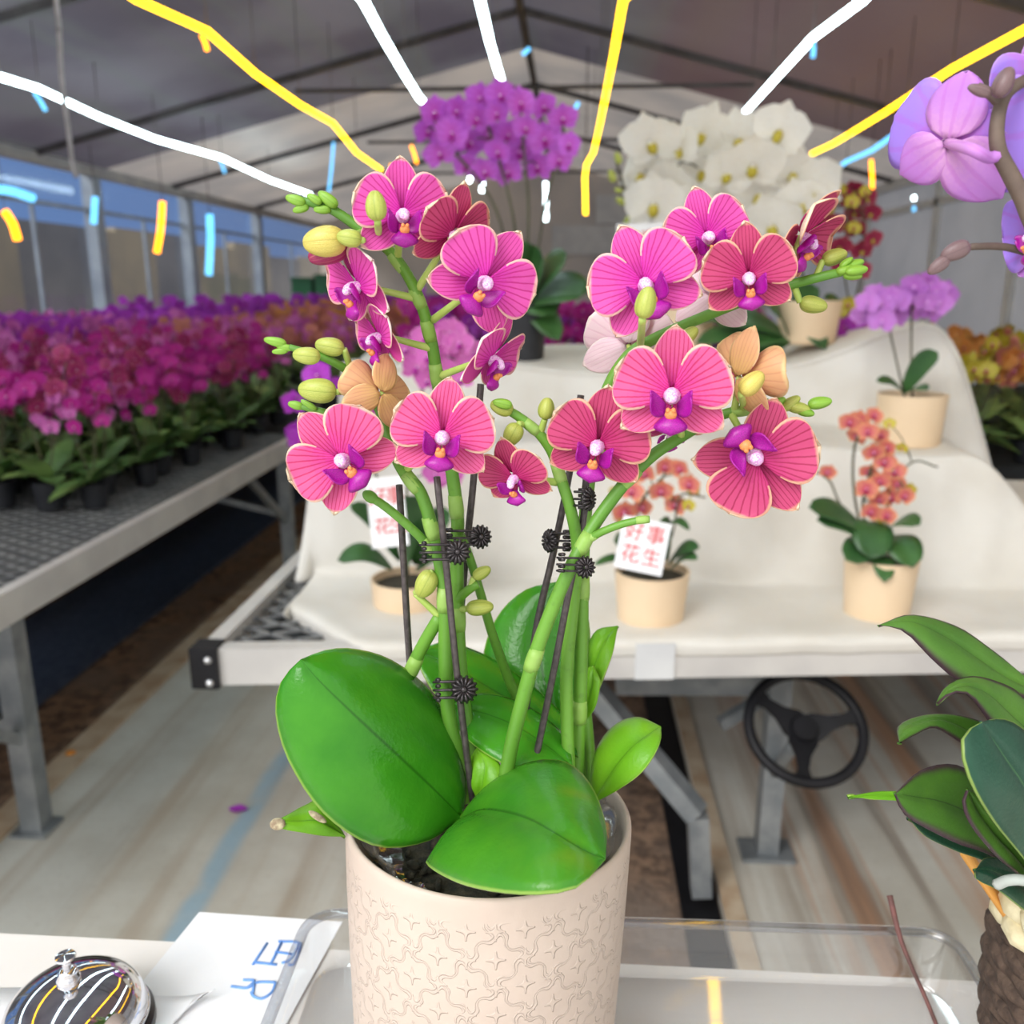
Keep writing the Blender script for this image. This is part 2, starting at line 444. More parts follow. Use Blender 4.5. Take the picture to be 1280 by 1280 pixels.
M['lip'] = plain('magenta_lip', (188, 26, 170), (148, 18, 136), 120, .4, trans=.1)
M['callus'] = plain('orange_callus', (240, 176, 110), (220, 96, 40), 700, .45)
M['column'] = plain('white_column', (250, 236, 250), (226, 130, 226), 70, .4)
M['lav'] = m_petal('lavender_petal', (206, 120, 214), (176, 140, 240), (190, 110, 222), (214, 170, 238), 13, ed=.95, vs=.35)
M['lav_s'] = m_petal('lavender_sepal', (226, 168, 222), (206, 140, 226), (200, 116, 210), (220, 176, 236), 13, ed=.95, vs=.4)
# ---------------------------------------------------------------- orchid flower (local: faces +Z, top +Y, about 1 across)
def petal_grid(L, Wd, ang, prof, z0, curl, cup, seed, nu=5, nt=12, thick=.012):
    rnd = random.Random(seed); ca, sa = math.cos(ang), math.sin(ang)
    g = []; uv = []
    ph = rnd.uniform(0, 9)
    for i in range(nt + 1):
        t = i / nt; tt = 1 - (1 - t) ** 1.5 if prof != 'x' else t
        if prof == 'petal': w = (tt ** .84) * ((1 - tt) ** .46) * 2.24
        else: w = (tt ** .56) * ((1 - tt) ** .68) * 2.35
        w = max(w, .10 if tt < .3 else 0.0) * Wd / 2
        row = []
        for j in range(-nu, nu + 1):
            u = j / nu
            al, ac = .03 + L * tt - .04 * L * u * u * tt, u * w
            if prof == 'petal': ac += 0
            z = z0 + curl * tt * tt + cup * (u * u) * w + .014 * mnoise.noise(Vector((u * 1.5 + ph, tt * 3, ph))) \
                - .010 * math.exp(-(u / .12) ** 2) * (1 - tt)
            row.append(Vector((al * ca - ac * sa, al * sa + ac * ca, z))); uv.append((u * .5 + .5, tt))
        g.append(row)
    return g, uv
def flower_mesh(name, seed, mats, open_=1.0, pet=(24, 156), lat=(-36, -144), dl=.54, sw=.375, pw=.58):
    rnd = random.Random(seed); mb = MB()
    r = lambda a: math.radians(a + rnd.uniform(-4, 4))
    def put(L, Wd, a, prof, z0, curl, cup, k):
        g, uv = petal_grid(L, Wd, a, prof, z0, curl, cup, seed * 7 + k)
        mb.sheet(g, 0, 1, .012, uv, flip=True)
    k = (1 - open_)
    put(dl, sw, r(90), 'sepal', -.07, -.03 + k * .35, .12, 1)
    put(.50, sw * .98, r(lat[0]), 'sepal', -.065, -.02 + k * .35, .10, 2)
    put(.50, sw * .98, r(lat[1]), 'sepal', -.06, -.02 + k * .35, .10, 3)
    put(.49, pw, r(pet[0]), 'petal', .0, -.03 + k * .3, .10 + k, 4)
    put(.49, pw, r(pet[1]), 'petal', .004, -.03 + k * .3, .10 + k, 5)
    return mb
def ell(mb, c, a, b, d, mi=0, n=10, m=7, rot=None):
    """ellipsoid with half-axis vectors a, b, d"""
    c, a, b, d = Vector(c), Vector(a), Vector(b), Vector(d); vs = []; fs = []; uv = []
    for i in range(m + 1):
        th = math.pi * i / m
        for j in range(n):
            p = 2 * math.pi * j / n
            vs.append(c + a * math.sin(th) * math.cos(p) + b * math.sin(th) * math.sin(p) + d * -math.cos(th)); uv.append((j / n, i / m))
    for i in range(m):
        for j in range(n): fs.append((i*n+j, i*n+(j+1) % n, (i+1)*n+(j+1) % n, (i+1)*n+j))
    mb.add(vs, fs, mi, uv)
def lip_mesh():
    mb = MB()
    for s in (-1, 1):                                   # upright side lobes, curved forward
        g = []
        for i in range(9):
            t = i / 8; row = []
            w = .098 * (math.sin(math.pi * min(1, t * .93 + .06)) ** .55)
            for j in range(-3, 4):
                u = j / 3
                row.append(Vector((s * (.045 + .115 * math.sin(t * 1.9)) , -.13 + .02 * t + .115 * t * .9 + u * w, .05 + .13 * t + .02 * u * u)))
            g.append(row)
        mb.sheet(g, 0, 0, .012, flip=(s > 0))
    g = []                                              # hanging middle lobe
    for i in range(10):
        t = i / 9; w = .03 + .11 * math.sin(math.pi * min(1, t * 1.02) ** 1.6) if t < 1 else .012
        row = []
        for j in range(-3, 4):
            u = j / 3
            row.append(Vector((u * w, -.13 - .20 * t, .12 + .10 * math.sin(t * 2.4) - .05 * u * u)))
        g.append(row)
    mb.sheet(g, 0, 0, .014, flip=True)
    ell(mb, (0, -.155, .165), (.052, 0, 0), (0, .05, .01), (0, 0, .04), 1)
    ell(mb, (-.022, -.118, .19), (.02, 0, 0), (0, .024, 0), (0, 0, .025), 1)
    ell(mb, (.022, -.118, .19), (.02, 0, 0), (0, .024, 0), (0, 0, .025), 1)
    return mb
def column_mesh():
    mb = MB()
    mb.tube([(0, -.02, .0), (0, .0, .07), (0, -.01, .13), (0, -.035, .165)], [.075, .06, .055, .03], 10, 0, True, 3)
    ell(mb, (0, -.022, .15), (.05, 0, 0), (0, .04, -.02), (0, .02, .04), 0)
    return mb
FL = {}
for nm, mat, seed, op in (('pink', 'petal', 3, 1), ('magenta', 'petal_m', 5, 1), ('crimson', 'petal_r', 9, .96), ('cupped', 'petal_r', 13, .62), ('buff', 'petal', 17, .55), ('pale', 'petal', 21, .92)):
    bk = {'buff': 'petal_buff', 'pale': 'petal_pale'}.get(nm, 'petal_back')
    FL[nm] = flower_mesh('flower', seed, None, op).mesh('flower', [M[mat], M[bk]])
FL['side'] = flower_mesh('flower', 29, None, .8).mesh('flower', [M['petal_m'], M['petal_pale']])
LIP = lip_mesh().mesh('lip', [M['lip'], M['callus']])
COLU = column_mesh().mesh('column', M['column'])

def orient(p, yaw, pitch, roll):
    """Z towards the viewer turned by yaw (to the right) and pitch (up); Y up, rolled anticlockwise."""
    n = (CAM - p).normalized(); up = Vector((0, 0, 1)); right = up.cross(n).normalized(); up = n.cross(right)
    y, q, r = map(math.radians, (yaw, pitch, roll))
    n2 = (n * math.cos(y) + right * math.sin(y)); r2 = right * math.cos(y) - n * math.sin(y)
    n3 = n2 * math.cos(q) + up * math.sin(q); u3 = up * math.cos(q) - n2 * math.sin(q)
    u4 = u3 * math.cos(r) - r2 * math.sin(r); r4 = u4.cross(n3)
    return Matrix(((r4.x, u4.x, n3.x), (r4.y, u4.y, n3.y), (r4.z, u4.z, n3.z)))
def put_obj(name, me, parent, p, R, s, label=None):
    o = link(name, me, parent)
    o.rotation_mode = 'QUATERNION'; o.rotation_quaternion = R.to_quaternion()
    o.location = p - root_loc(parent); o.scale = (s, s, s)
    if label: o['label'] = label
    return o
def flower(parent, kind, px, py, Y, span, yaw=0, pitch=0, roll=0, label=None, lipped=True):
    p = at(px, py, Y); s = span * depth(p) / F
    R = orient(p, yaw, pitch, roll)
    o = put_obj('flower', FL[kind], parent, p, R, s, label)
    if lipped:
        for nm, me in (('lip', LIP), ('column', COLU)):
            c = link(nm, me, o)
    return o, p - R @ Vector((0, 0, .03 * s))

def bud_mesh(mat):
    mb = MB(); prof = []
    for i in range(15):
        t = i / 14; th = math.pi * t
        r = .335 * (math.sin(th) ** .82) * (1 + .16 * math.cos(th)); prof.append((max(r, .001), (1 - math.cos(th)) * .5))
    mb.lathe(prof, 18)
    for k, v in enumerate(mb.v):                          # three sepals: seams are a little sunk
        a = math.atan2(v.y, v.x); w = 1 - .07 * abs(math.cos(a * 1.5)) ** 8
        mb.v[k] = Vector((v.x * w, v.y * w, v.z))
    return mb.mesh('bud', mat)
BUD = {k: bud_mesh(M[k]) for k in ('bud', 'bud_y', 'bud_b', 'bud_w', 'tip')}
def bud(parent, kind, px0, py0, px1, py1, Y, fat=1.0, dY=0.0, label=None):
    """a bud from its base to its tip"""
    a, b = at(px0, py0, Y), at(px1, py1, Y + dY); d = b - a
    o = link('bud', BUD[kind], parent); o.rotation_mode = 'QUATERNION'
    o.rotation_quaternion = d.to_track_quat('Z', 'Y'); L = d.length
    o.location = a - root_loc(parent); o.scale = (L * fat, L * fat, L)
    if label: o['label'] = label
    return a

# ================================================================ THE ORCHID IN THE BEIGE POT
PC = at(601, 1022, .456); PC_R = .085; TABLE_Z = 1.01
RIM = PC.z
TRAY_T = .004; POT_BASE = TABLE_Z + TRAY_T + .0006
hero = thing('potted_orchid', (PC.x, PC.y, POT_BASE), 'pink striped orchid in large embossed beige pot standing in the clear tray', 'potted plant')
def hero_pot():
    mb = MB(); H = RIM - POT_BASE
    prof = [(.001, 0), (.073, 0), (.0775, .003), (.0795, .012), (.081, .04), (.0828, .09), (.0842, .14), (.0848, H - .006), (.0846, H - .002), (.0832, H), (.0815, H - .001), (.0802, H - .005), (.079, H - .03), (.0765, H - .09), (.073, .012), (.001, .010)]
    dense = []
    for a, b in zip(prof, prof[1:]):
        n = 4 if abs(a[1] - b[1]) > .02 else 1
        dense += [(a[0] + (b[0] - a[0]) * i / n, a[1] + (b[1] - a[1]) * i / n) for i in range(n)]
    dense.append(prof[-1])
    T = Matrix.Translation((PC.x, PC.y, POT_BASE)) @ Matrix.Rotation(math.radians(1.3), 4, 'Y') @ Matrix.Rotation(math.radians(-2.6), 4, 'X')
    mb.lathe(dense, 96, 0, T)
    return mb.build('pot', M['pot'], hero)
hero_pot()
t = NT('clear_film')
gl = t.n('ShaderNodeBsdfGlossy'); gl.inputs['Roughness'].default_value = .12
tr = t.n('ShaderNodeBsdfTransparent'); tr.inputs[0].default_value = (.82, .86, .88, 1)
lw = t.n('ShaderNodeLayerWeight'); mx = t.n('ShaderNodeMixShader'); t.l(t.math('MULTIPLY_ADD', t.math('POWER', lw.outputs['Facing'], 3.0), .6, .16), mx.inputs[0]); t.l(tr.outputs[0], mx.inputs[1]); t.l(gl.outputs[0], mx.inputs[2]); t.l(mx.outputs[0], t.out.inputs[0])
M['film'] = t.m
mb = MB(); rnd = random.Random(4); g = []
POTM = Matrix.Translation((PC.x, PC.y, POT_BASE)) @ Matrix.Rotation(math.radians(1.3), 4, 'Y') @ Matrix.Rotation(math.radians(-2.6), 4, 'X')
for i in range(9):
    tt = i / 8; row = []
    for j in range(97):
        a = 2 * math.pi * j / 96
        r = .0765 - .024 * tt ** 1.3 + .0016 * mnoise.noise(Vector((math.cos(a) * 2.4, math.sin(a) * 2.4, tt * 3))) + .0016 * math.sin(a * 11 + tt * 5)
        z = RIM - POT_BASE - .006 - .020 * tt ** .7 - .0016 * math.sin(a * 17 + 6 * tt) * tt + .005 * mnoise.noise(Vector((math.cos(a) * 1.5 + 5, math.sin(a) * 1.5, 3 + tt * 2)))
        row.append(POTM @ Vector((r * math.cos(a), r * math.sin(a), z)))
    g.append(row)
mb.sheet(g); mb.build('plastic_liner', M['film'], hero)
M['mix'] = plain('bark_potting_mix', (70, 64, 48), (30, 34, 26), 160, .9, bstr=.8, bdist=.006)
mb = MB(); g = []
for i in range(9):
    r = .066 * i / 8 + .0005; row = []
    for j in range(41):
        a = 2 * math.pi * j / 40
        row.append((PC.x + r * math.cos(a), PC.y + r * math.sin(a), RIM - .034 + .006 * mnoise.noise(Vector((r * 60 * math.cos(a), r * 60 * math.sin(a), 0)))))
    g.append(row)
mb.sheet(g)
for k in range(150):
    a, r = rnd.uniform(0, 6.28), .062 * math.sqrt(rnd.random()); q = Vector((rnd.uniform(-1, 1), rnd.uniform(-1, 1), rnd.uniform(-.4, .4))) * .006
    c = Vector((PC.x + r * math.cos(a), PC.y + r * math.sin(a), RIM - .031)); o = q.orthogonal().normalized() * .003
    ell(mb, c, q, o, q.cross(o).normalized() * .002, 0, 6, 4)
mb.build('potting_mix', M['mix'], hero)

# leaves -----------------------------------------------------------
def leaf(mat, L, Mi, R, label=None, parent=None, **k):
    mb = MB(); leaf3(mb, L, Mi, R, **k)
    o = mb.build('leaf', [M[mat], M['leaf_b']] if isinstance(mat, str) else mat, parent or hero)
    if label: o['label'] = label
    return o
LB = (578, 1022, .432)
leaf('leaf', [LB, (535,1052,.412), (470,1058,.400), (405,1018,.393), (360,950,.396), (344,890,.402), (352,850,.406), (376,824,.408)],
     [LB, (545,988,.42), (505,950,.410), (470,918,.404), (436,886,.402), (412,863,.403), (395,846,.405), (376,824,.408)],
     [LB, (583,975,.446), (568,915,.454), (535,860,.457), (490,825,.450), (445,811,.436), (408,812,.421), (376,824,.408)], 'largest glossy leaf with pale rim', seed=1, back=1)
LB2 = (572, 1024, .432)
leaf('leaf_y', [LB2, (546,1062,.402), (533,1080,.380), (570,1102,.347), (625,1115,.327), (680,1117,.318), (725,1107,.322), (757,1074,.343)],
     [LB2, (600,1010,.408), (628,1012,.388), (660,1021,.368), (690,1037,.352), (715,1052,.345), (738,1065,.342), (757,1074,.343)],
     [LB2, (600,990,.436), (630,966,.436), (670,950,.430), (710,953,.418), (740,983,.398), (757,1030,.368), (757,1074,.343)], 'glossy leaf with yellow mottling drooping over pot rim', seed=3, back=1)
leaf('leaf', [(722,945,.46), (690,940,.464), (640,925,.47), (590,905,.478), (550,875,.486), (528,840,.495), (520,815,.505)],
     [(722,945,.46), (695,915,.478), (655,885,.492), (615,860,.503), (578,838,.510), (545,820,.512), (520,815,.505)],
     [(722,945,.46), (712,905,.485), (675,865,.508), (635,835,.522), (600,815,.53), (555,802,.525), (520,815,.505)], seed=2, back=1)
leaf('leaf', [(716,958,.445), (690,968,.436), (655,965,.436), (620,950,.44), (590,930,.45), (568,905,.462), (560,885,.47)],
     [(716,958,.445), (690,935,.452), (660,915,.458), (632,900,.464), (605,890,.469), (580,885,.471), (560,885,.47)],
     [(716,958,.445), (708,922,.466), (680,895,.478), (650,877,.484), (620,868,.485), (590,868,.48), (560,885,.47)], seed=5, back=1)
leaf('leaf_l', [(598,1004,.44), (586,980,.44), (584,955,.445), (596,934,.45)], [(598,1004,.44), (602,980,.436), (605,955,.44), (596,934,.45)],
     [(598,1004,.44), (622,985,.432), (625,955,.44), (596,934,.45)], seed=6, back=1)
leaf('leaf', [(706,935,.505), (655,905,.522), (618,865,.538), (604,820,.55), (622,770,.558), (655,738,.56), (696,727,.555)],
     [(706,935,.505), (690,895,.515), (680,855,.527), (675,815,.538), (676,780,.545), (682,750,.55), (696,727,.555)],
     [(706,935,.505), (722,890,.515), (734,845,.524), (738,800,.534), (734,765,.542), (722,738,.55), (696,727,.555)], 'upright leaf at the back', seed=7, back=1)
leaf('leaf_l', [(730,900,.50), (726,860,.503), (732,815,.506), (745,788,.51), (772,782,.51)], [(730,900,.50), (735,860,.496), (744,825,.496), (756,800,.50), (772,782,.51)],
     [(730,900,.50), (744,870,.49), (756,842,.488), (767,812,.494), (772,782,.51)], seed=8, back=1)
leaf('leaf_l', [(728,905,.485), (727,870,.486), (733,838,.488), (741,832,.488)], [(728,905,.485), (734,880,.48), (740,850,.482), (741,832,.488)], [(728,905,.485), (744,885,.478), (750,852,.48), (741,832,.488)], seed=9, back=1)
leaf('leaf_l', [(742,1004,.462), (738,965,.472), (748,930,.48), (770,905,.484), (798,896,.48), (826,908,.47)],
     [(742,1004,.462), (756,975,.456), (772,952,.452), (790,932,.452), (808,918,.458), (826,908,.47)],
     [(742,1004,.462), (772,988,.446), (797,970,.440), (815,948,.442), (826,925,.452), (826,908,.47)], 'bright yellow-green oval leaf', seed=10, back=1)
leaf('leaf_l', [(432,1046,.43), (405,1045,.422), (372,1040,.416), (352,1036,.414), (338,1029,.415)], [(432,1046,.43), (402,1026,.424), (374,1024,.42), (355,1026,.416), (338,1029,.415)],
     [(432,1046,.43), (405,1000,.44), (382,1006,.436), (360,1018,.422), (338,1029,.415)], 'small yellowed leaf with withered tip', seed=11, back=1)
mb = MB(); ell(mb, at(347, 1030, .4145), (.0045, 0, 0), (0, .003, .001), (0, 0, .0026)); ell(mb, at(397, 1021, .418), (.005, 0, -.003), (0, .002, 0), (0, 0, .0022))
M['dry'] = plain('withered_tissue', (206, 196, 160), (140, 120, 96), 300, .8, bstr=.5)
mb.build('withered_tip', M['dry'], hero)

# stems -------------------------------------------------------------
def stem(pts, r0, r1, nodes=(), parent=None, mat='stem', name='flower_stem'):
    P = [at(*p) for p in pts]; n = len(P)
    R = [(r0 + (r1 - r0) * (i / (n - 1)) ** 1.4) * depth(p) / F for i, p in enumerate(P)]
    mb = MB(); mb.tube(P, R, 12, 0, True, 6)
    for (i, f) in nodes:                                   # papery sheath at each node
        c = P[i].lerp(P[i+1], f); d = (P[i+1] - P[i]).normalized(); r = R[i]
        mb.tube([c - d * r * 1.6, c - d * r * .6, c + d * r * .6, c + d * r * 1.9], [r * 1.02, r * 1.13, r * 1.12, r * 1.02], 12, 1)
    return mb.build(name, [M[mat], M['bract']], parent or hero)
stem([(594,985,.455),(580,880,.465),(573,796,.47),(571,690,.475),(572,650,.475),(566,597,.475),(556,540,.475),(548,485,.47),(540,430,.465),(528,385,.46),(510,345,.455),(485,312,.455),(445,282,.455),(415,262,.455),(392,254,.455),(378,252,.455)], 9, 5.5,
     [(2, .2), (4, .3), (7, .3), (8, .35), (9, .3), (10, .5)])
stem([(585,1000,.45),(562,900,.45),(557,830,.45),(556,741,.45),(543,672,.45),(526,617,.45),(505,590,.45),(490,560,.455),(478,520,.46),(455,478,.46),(430,460,.455),(405,447,.45),(382,440,.45),(362,434,.45)], 9.5, 4, [(2, .9), (4, .2), (5, .5)])
stem([(572,660,.477),(588,700,.48),(603,750,.485),(618,800,.49),(645,870,.50),(690,950,.49)], 5.5, 6.5)
stem([(541,690,.45),(522,668,.448),(500,648,.446),(480,632,.445),(466,623,.445)], 6, 5.5, [(0, .3)])
mb = MB(); ell(mb, at(463, 621, .445), (.0042, 0, -.0022), (0, .0034, 0), (.0012, 0, .003)); mb.build('stem_stub', M['stem'], hero)
stem([(540,940,.47),(512,865,.458),(511,845,.457),(528,808,.455),(550,770,.452)], 9, 8, [(2, .3)])
stem([(632,972,.43),(642,920,.43),(667,825,.43),(690,762,.43),(712,712,.43),(740,660,.435),(780,605,.44),(815,570,.445),(850,547,.45),(885,527,.455),(915,515,.455),(960,510,.455),(995,508,.455)], 9.5, 5.5, [(2, .0), (4, .6), (6, .2), (10, .2)])
stem([(732,676,.434),(752,665,.43),(775,656,.428),(800,650,.426),(812,649,.426)], 5, 4.5, [(0, .3), (3, .2)])
stem([(720,975,.47),(724,900,.47),(727,800,.47),(728,720,.47),(732,640,.475),(745,540,.475),(760,485,.475),(785,445,.475),(815,425,.475),(870,400,.475),(940,372,.47),(985,357,.465),(1030,345,.46),(1052,340,.46)], 9, 5.5, [(1, .1), (2, .8), (10, .3)])
stem([(712,985,.455),(708,850,.46),(716,760,.462),(722,690,.458),(714,640,.45),(700,595,.45),(690,565,.45),(672,540,.45),(650,522,.45),(632,511,.45)], 8.5, 5.5, [(5, .1), (7, .3)])
stem([(736,980,.48),(727,860,.49),(714,790,.495),(706,740,.50)], 9, 6, [(0, .6)])
stem([(742,990,.475),(734,900,.485),(730,860,.488)], 7, 6)

# stakes --------------------------------------------------------------
def stake(pts, r=4.4):
    P = [at(*p) for p in pts]; mb = MB(); mb.tube(P, [r * depth(p) / F for p in P], 8, 0, True, 5); return mb.build('stake', M['stake'], hero)
stake([(499,606,.462),(505,710,.462),(512,825,.463),(524,960,.47)])
stake([(546,596,.44),(557,700,.44),(571,840,.44),(591,1002,.44)])
stake([(601,480,.485),(592,600,.485),(580,720,.485),(576,810,.488),(590,960,.48)])
stake([(726,494,.487),(712,590,.487),(692,690,.487),(668,800,.487),(650,960,.47)])
stake([(733,592,.456),(729,650,.455),(712,735,.452),(688,860,.45),(664,975,.445)])

# clips: a ridged round button and wire claws round the stem
def clip(px, py, Y, r, sx, sy, tilt=0):
    p = at(px, py, Y); k = depth(p) / F; R = orient(p, tilt, 0, 0); mb = MB()
    T = Matrix.Translation(p) @ R.to_4x4(); r *= k
    for i in range(14):
        a = 2 * math.pi * i / 14; c, s = math.cos(a), math.sin(a)
        mb.tube([T @ Vector((c * r * .25, s * r * .25, r * .34)), T @ Vector((c * r * .7, s * r * .7, r * .30)), T @ Vector((c * r * .97, s * r * .97, r * .02))], [r * .05, r * .13, r * .12], 6)
    mb.lathe([(.001, r * .2), (r * .9, r * .05), (r * .9, -r * .2), (.001, -r * .25)], 20, 0, T)
    ell(mb, T @ Vector((0, 0, r * .36)), R @ Vector((r * .22, 0, 0)), R @ Vector((0, r * .22, 0)), R @ Vector((0, 0, r * .15)))
    c0 = Vector((sx * k, sy * k, 0))                       # stem held by the claws
    for dy in (-.55, .0, .6):
        w = c0.length * .62 + r * .3; mid = c0 * .55; pts = []
        for i in range(15):
            a = 2 * math.pi * i / 14
            pts.append(T @ (mid + Vector((math.cos(a) * w, dy * r + c0.y * .1, math.sin(a) * r * .62 - r * .5))))
        mb.tube(pts, r * .11, 6)
    for i, (ox, oy) in enumerate(((-1, .75), (-1, .3), (-1, -.3), (-1, -.7))):  # crimped claw ends
        q = T @ (c0 * 1.15 + Vector((0, oy * r, -r * .3))); mb.tube([q - R @ Vector((r * .1, 0, r * .3)), q + R @ Vector((r * .06, 0, r * .4))], r * .17, 6)
    return mb.build('stem_clip', M['clip'], hero)
clip(572, 690, .436, 16, -36, 0); clip(600, 671, .466, 15, -34, -2, 20); clip(580, 862, .436, 17, -28, 0)
clip(735, 624, .448, 15, -6, 0, 62); clip(688, 676, .474, 15, 26, 0, -55); clip(731, 709, .424, 14, -26, 4, 25)

# flowers and buds -------------------------------------------------
def ped(a, px, py, Y, r0=3.2, r1=5.0, sag=0.0):
    """pale stalk from the back of a flower (or base of a bud) to its stem"""
    b = at(px, py, Y); m = a.lerp(b, .5) + Vector((0, 0, sag)); k = depth(b) / F
    mb = MB(); mb.tube([a, m, b], [r0 * k, (r0 + r1) / 2 * k, r1 * k], 8, 0, True, 5); return mb.build('pedicel', M['pedicel'], hero)
def fl(kind, px, py, Y, span, yaw, pitch, roll, stemxy=None, label=None, lipped=True):
    o, b = flower(hero, kind, px, py, Y, span, yaw, pitch, roll, label, lipped)
    if stemxy: ped(b, *stemxy)
    return o
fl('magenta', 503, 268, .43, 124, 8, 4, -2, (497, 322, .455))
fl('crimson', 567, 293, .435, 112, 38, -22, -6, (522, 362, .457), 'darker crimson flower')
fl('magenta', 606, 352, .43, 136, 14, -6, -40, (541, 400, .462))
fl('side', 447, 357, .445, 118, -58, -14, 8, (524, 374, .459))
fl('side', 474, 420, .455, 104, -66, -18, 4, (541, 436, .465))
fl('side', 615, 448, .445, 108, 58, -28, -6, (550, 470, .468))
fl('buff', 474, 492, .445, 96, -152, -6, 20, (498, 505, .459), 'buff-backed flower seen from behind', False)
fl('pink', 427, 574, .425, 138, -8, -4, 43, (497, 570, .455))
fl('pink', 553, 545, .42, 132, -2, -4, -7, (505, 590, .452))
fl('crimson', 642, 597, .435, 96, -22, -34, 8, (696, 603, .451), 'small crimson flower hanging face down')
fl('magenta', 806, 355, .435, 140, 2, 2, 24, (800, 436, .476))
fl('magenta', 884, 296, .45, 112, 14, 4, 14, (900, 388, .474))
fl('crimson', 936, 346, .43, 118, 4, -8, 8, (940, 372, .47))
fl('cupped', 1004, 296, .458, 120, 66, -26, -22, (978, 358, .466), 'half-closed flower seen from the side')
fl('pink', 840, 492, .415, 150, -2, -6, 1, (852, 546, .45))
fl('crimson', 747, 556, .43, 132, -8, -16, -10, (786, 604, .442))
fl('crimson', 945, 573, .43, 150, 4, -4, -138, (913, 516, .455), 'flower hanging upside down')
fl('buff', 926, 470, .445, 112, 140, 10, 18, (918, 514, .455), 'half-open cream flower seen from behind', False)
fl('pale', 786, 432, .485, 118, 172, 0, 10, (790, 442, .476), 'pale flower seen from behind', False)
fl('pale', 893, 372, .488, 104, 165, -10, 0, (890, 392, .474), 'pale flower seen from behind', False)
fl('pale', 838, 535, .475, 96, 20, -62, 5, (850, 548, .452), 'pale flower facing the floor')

def bd(kind, x0, y0, x1, y1, Y, fat=.95, st=None, label=None):
    a = bud(hero, kind, x0, y0, x1, y1, Y, fat, 0, label)
    if st: ped(a, *st, r0=4, r1=4.5)
bd('bud', 472, 276, 468, 238, .40, 1.1, (474, 300, .452))
bd('bud_w', 436, 306, 386, 324, .442, .85, None, 'wine-red petal showing below the opening bud')
bd('bud_y', 432, 300, 379, 304, .432, 1.06, (452, 290, .455), 'large bud about to open')
bd('bud', 452, 300, 421, 295, .425, 1.05, (466, 303, .452))
for x0, y0, x1, y1 in ((382,254,357,246), (386,258,366,264), (402,254,384,243), (414,262,392,262), (422,258,398,240)): bd('tip', x0, y0, x1, y1, .455 - (x1 % 5) * .001, .75)
bd('bud', 420, 490, 373, 486, .44, .98, (453, 488, .459)); bd('bud', 400, 446, 366, 443, .44, .95); bd('bud', 430, 436, 394, 430, .45, .95, (440, 466, .457))
for x0, y0, x1, y1 in ((366,436,345,432), (358,430,330,424), (360,438,340,440)): bd('tip', x0, y0, x1, y1, .45, .62)
stem([(440,545,.452),(415,520,.452),(392,512,.452),(376,508,.452)], 5, 4); bd('tip', 380,509,360,504,.452,.8); bd('tip', 396,512,376,500,.45,.5)
bd('bud', 541, 714, 524, 746, .448, 1.05); ped(at(541, 714, .448), 519, 742, .450, 4, 4); ped(at(519, 742, .45), 549, 770, .452, 4, 5)
stem([(571,752,.472),(580,742,.468),(592,733,.466),(598,730,.466)], 6, 5); bd('bud', 592, 722, 613, 710, .466, .95, (588, 737, .467)); bd('bud', 583, 761, 617, 758, .466, .9, (573, 762, .472))
bd('bud', 641, 514, 613, 504, .448, 1.05); bd('bud', 648, 530, 634, 556, .445, 1.2, (655, 530, .45)); bd('bud', 681, 524, 685, 497, .448, 1.15, (676, 540, .45)); bd('tip', 640, 507, 616, 502, .444, .8)
bd('bud', 803, 398, 812, 358, .40, 1.0, (800, 440, .476)); bd('bud', 850, 428, 872, 410, .45, 1.0, (845, 416, .475))
bd('bud', 1000, 378, 1034, 384, .465, .95, (993, 358, .465)); bd('bud', 1028, 326, 1059, 316, .465, .98, (1020, 347, .461))
for x0, y0, x1, y1 in ((1045,340,1072,334), (1052,338,1080,326), (1056,340,1085,336), (1050,334,1066,322), (1054,344,1078,345)): bd('tip', x0, y0, x1, y1, .46 - (x1 % 3) * .002, .72)
bd('bud_y', 926, 492, 954, 466, .42, 1.05, (930, 510, .455), 'large yellow bud')
for x0, y0, x1, y1, k in ((985,508,1013,512,'bud'), (1010,506,1040,501,'tip'), (960,508,982,498,'tip'), (996,512,1018,518,'tip'), (940,510,962,500,'tip'), (976,512,1000,496,'bud')): bd(k, x0, y0, x1, y1, .452, .8)
# ================================================================ counter, tray, bell, papers
M['white'] = plain('white_laminate', (238, 234, 230), (230, 226, 222), 8, .5)
M['paper'] = plain('white_card', (242, 243, 246), (236, 238, 242), 20, .7)
M['ink'] = plain('blue_marker_ink', (92, 142, 214), (120, 166, 226), 90, .7)
M['red'] = plain('red_print', (214, 84, 88), (200, 66, 74), 60, .7)
EDGE = at_z(600, 1196, TABLE_Z).y
tb = thing('display_counter', (0, .1, 0), 'white counter top under the big orchid and call bell', 'counter')
mb = MB(); mb.box((-1.1, -.35, TABLE_Z - .03), (1.1, EDGE, TABLE_Z)); mb.build('counter_top', M['white'], tb, False)
for sx in (-1.0, 1.0):
    for yy in (-.28, EDGE - .1):
        mb = MB(); mb.box((sx - .025, yy, 0), (sx + .025, yy + .05, TABLE_Z - .03)); mb.build('leg', M['steel'], tb, False)

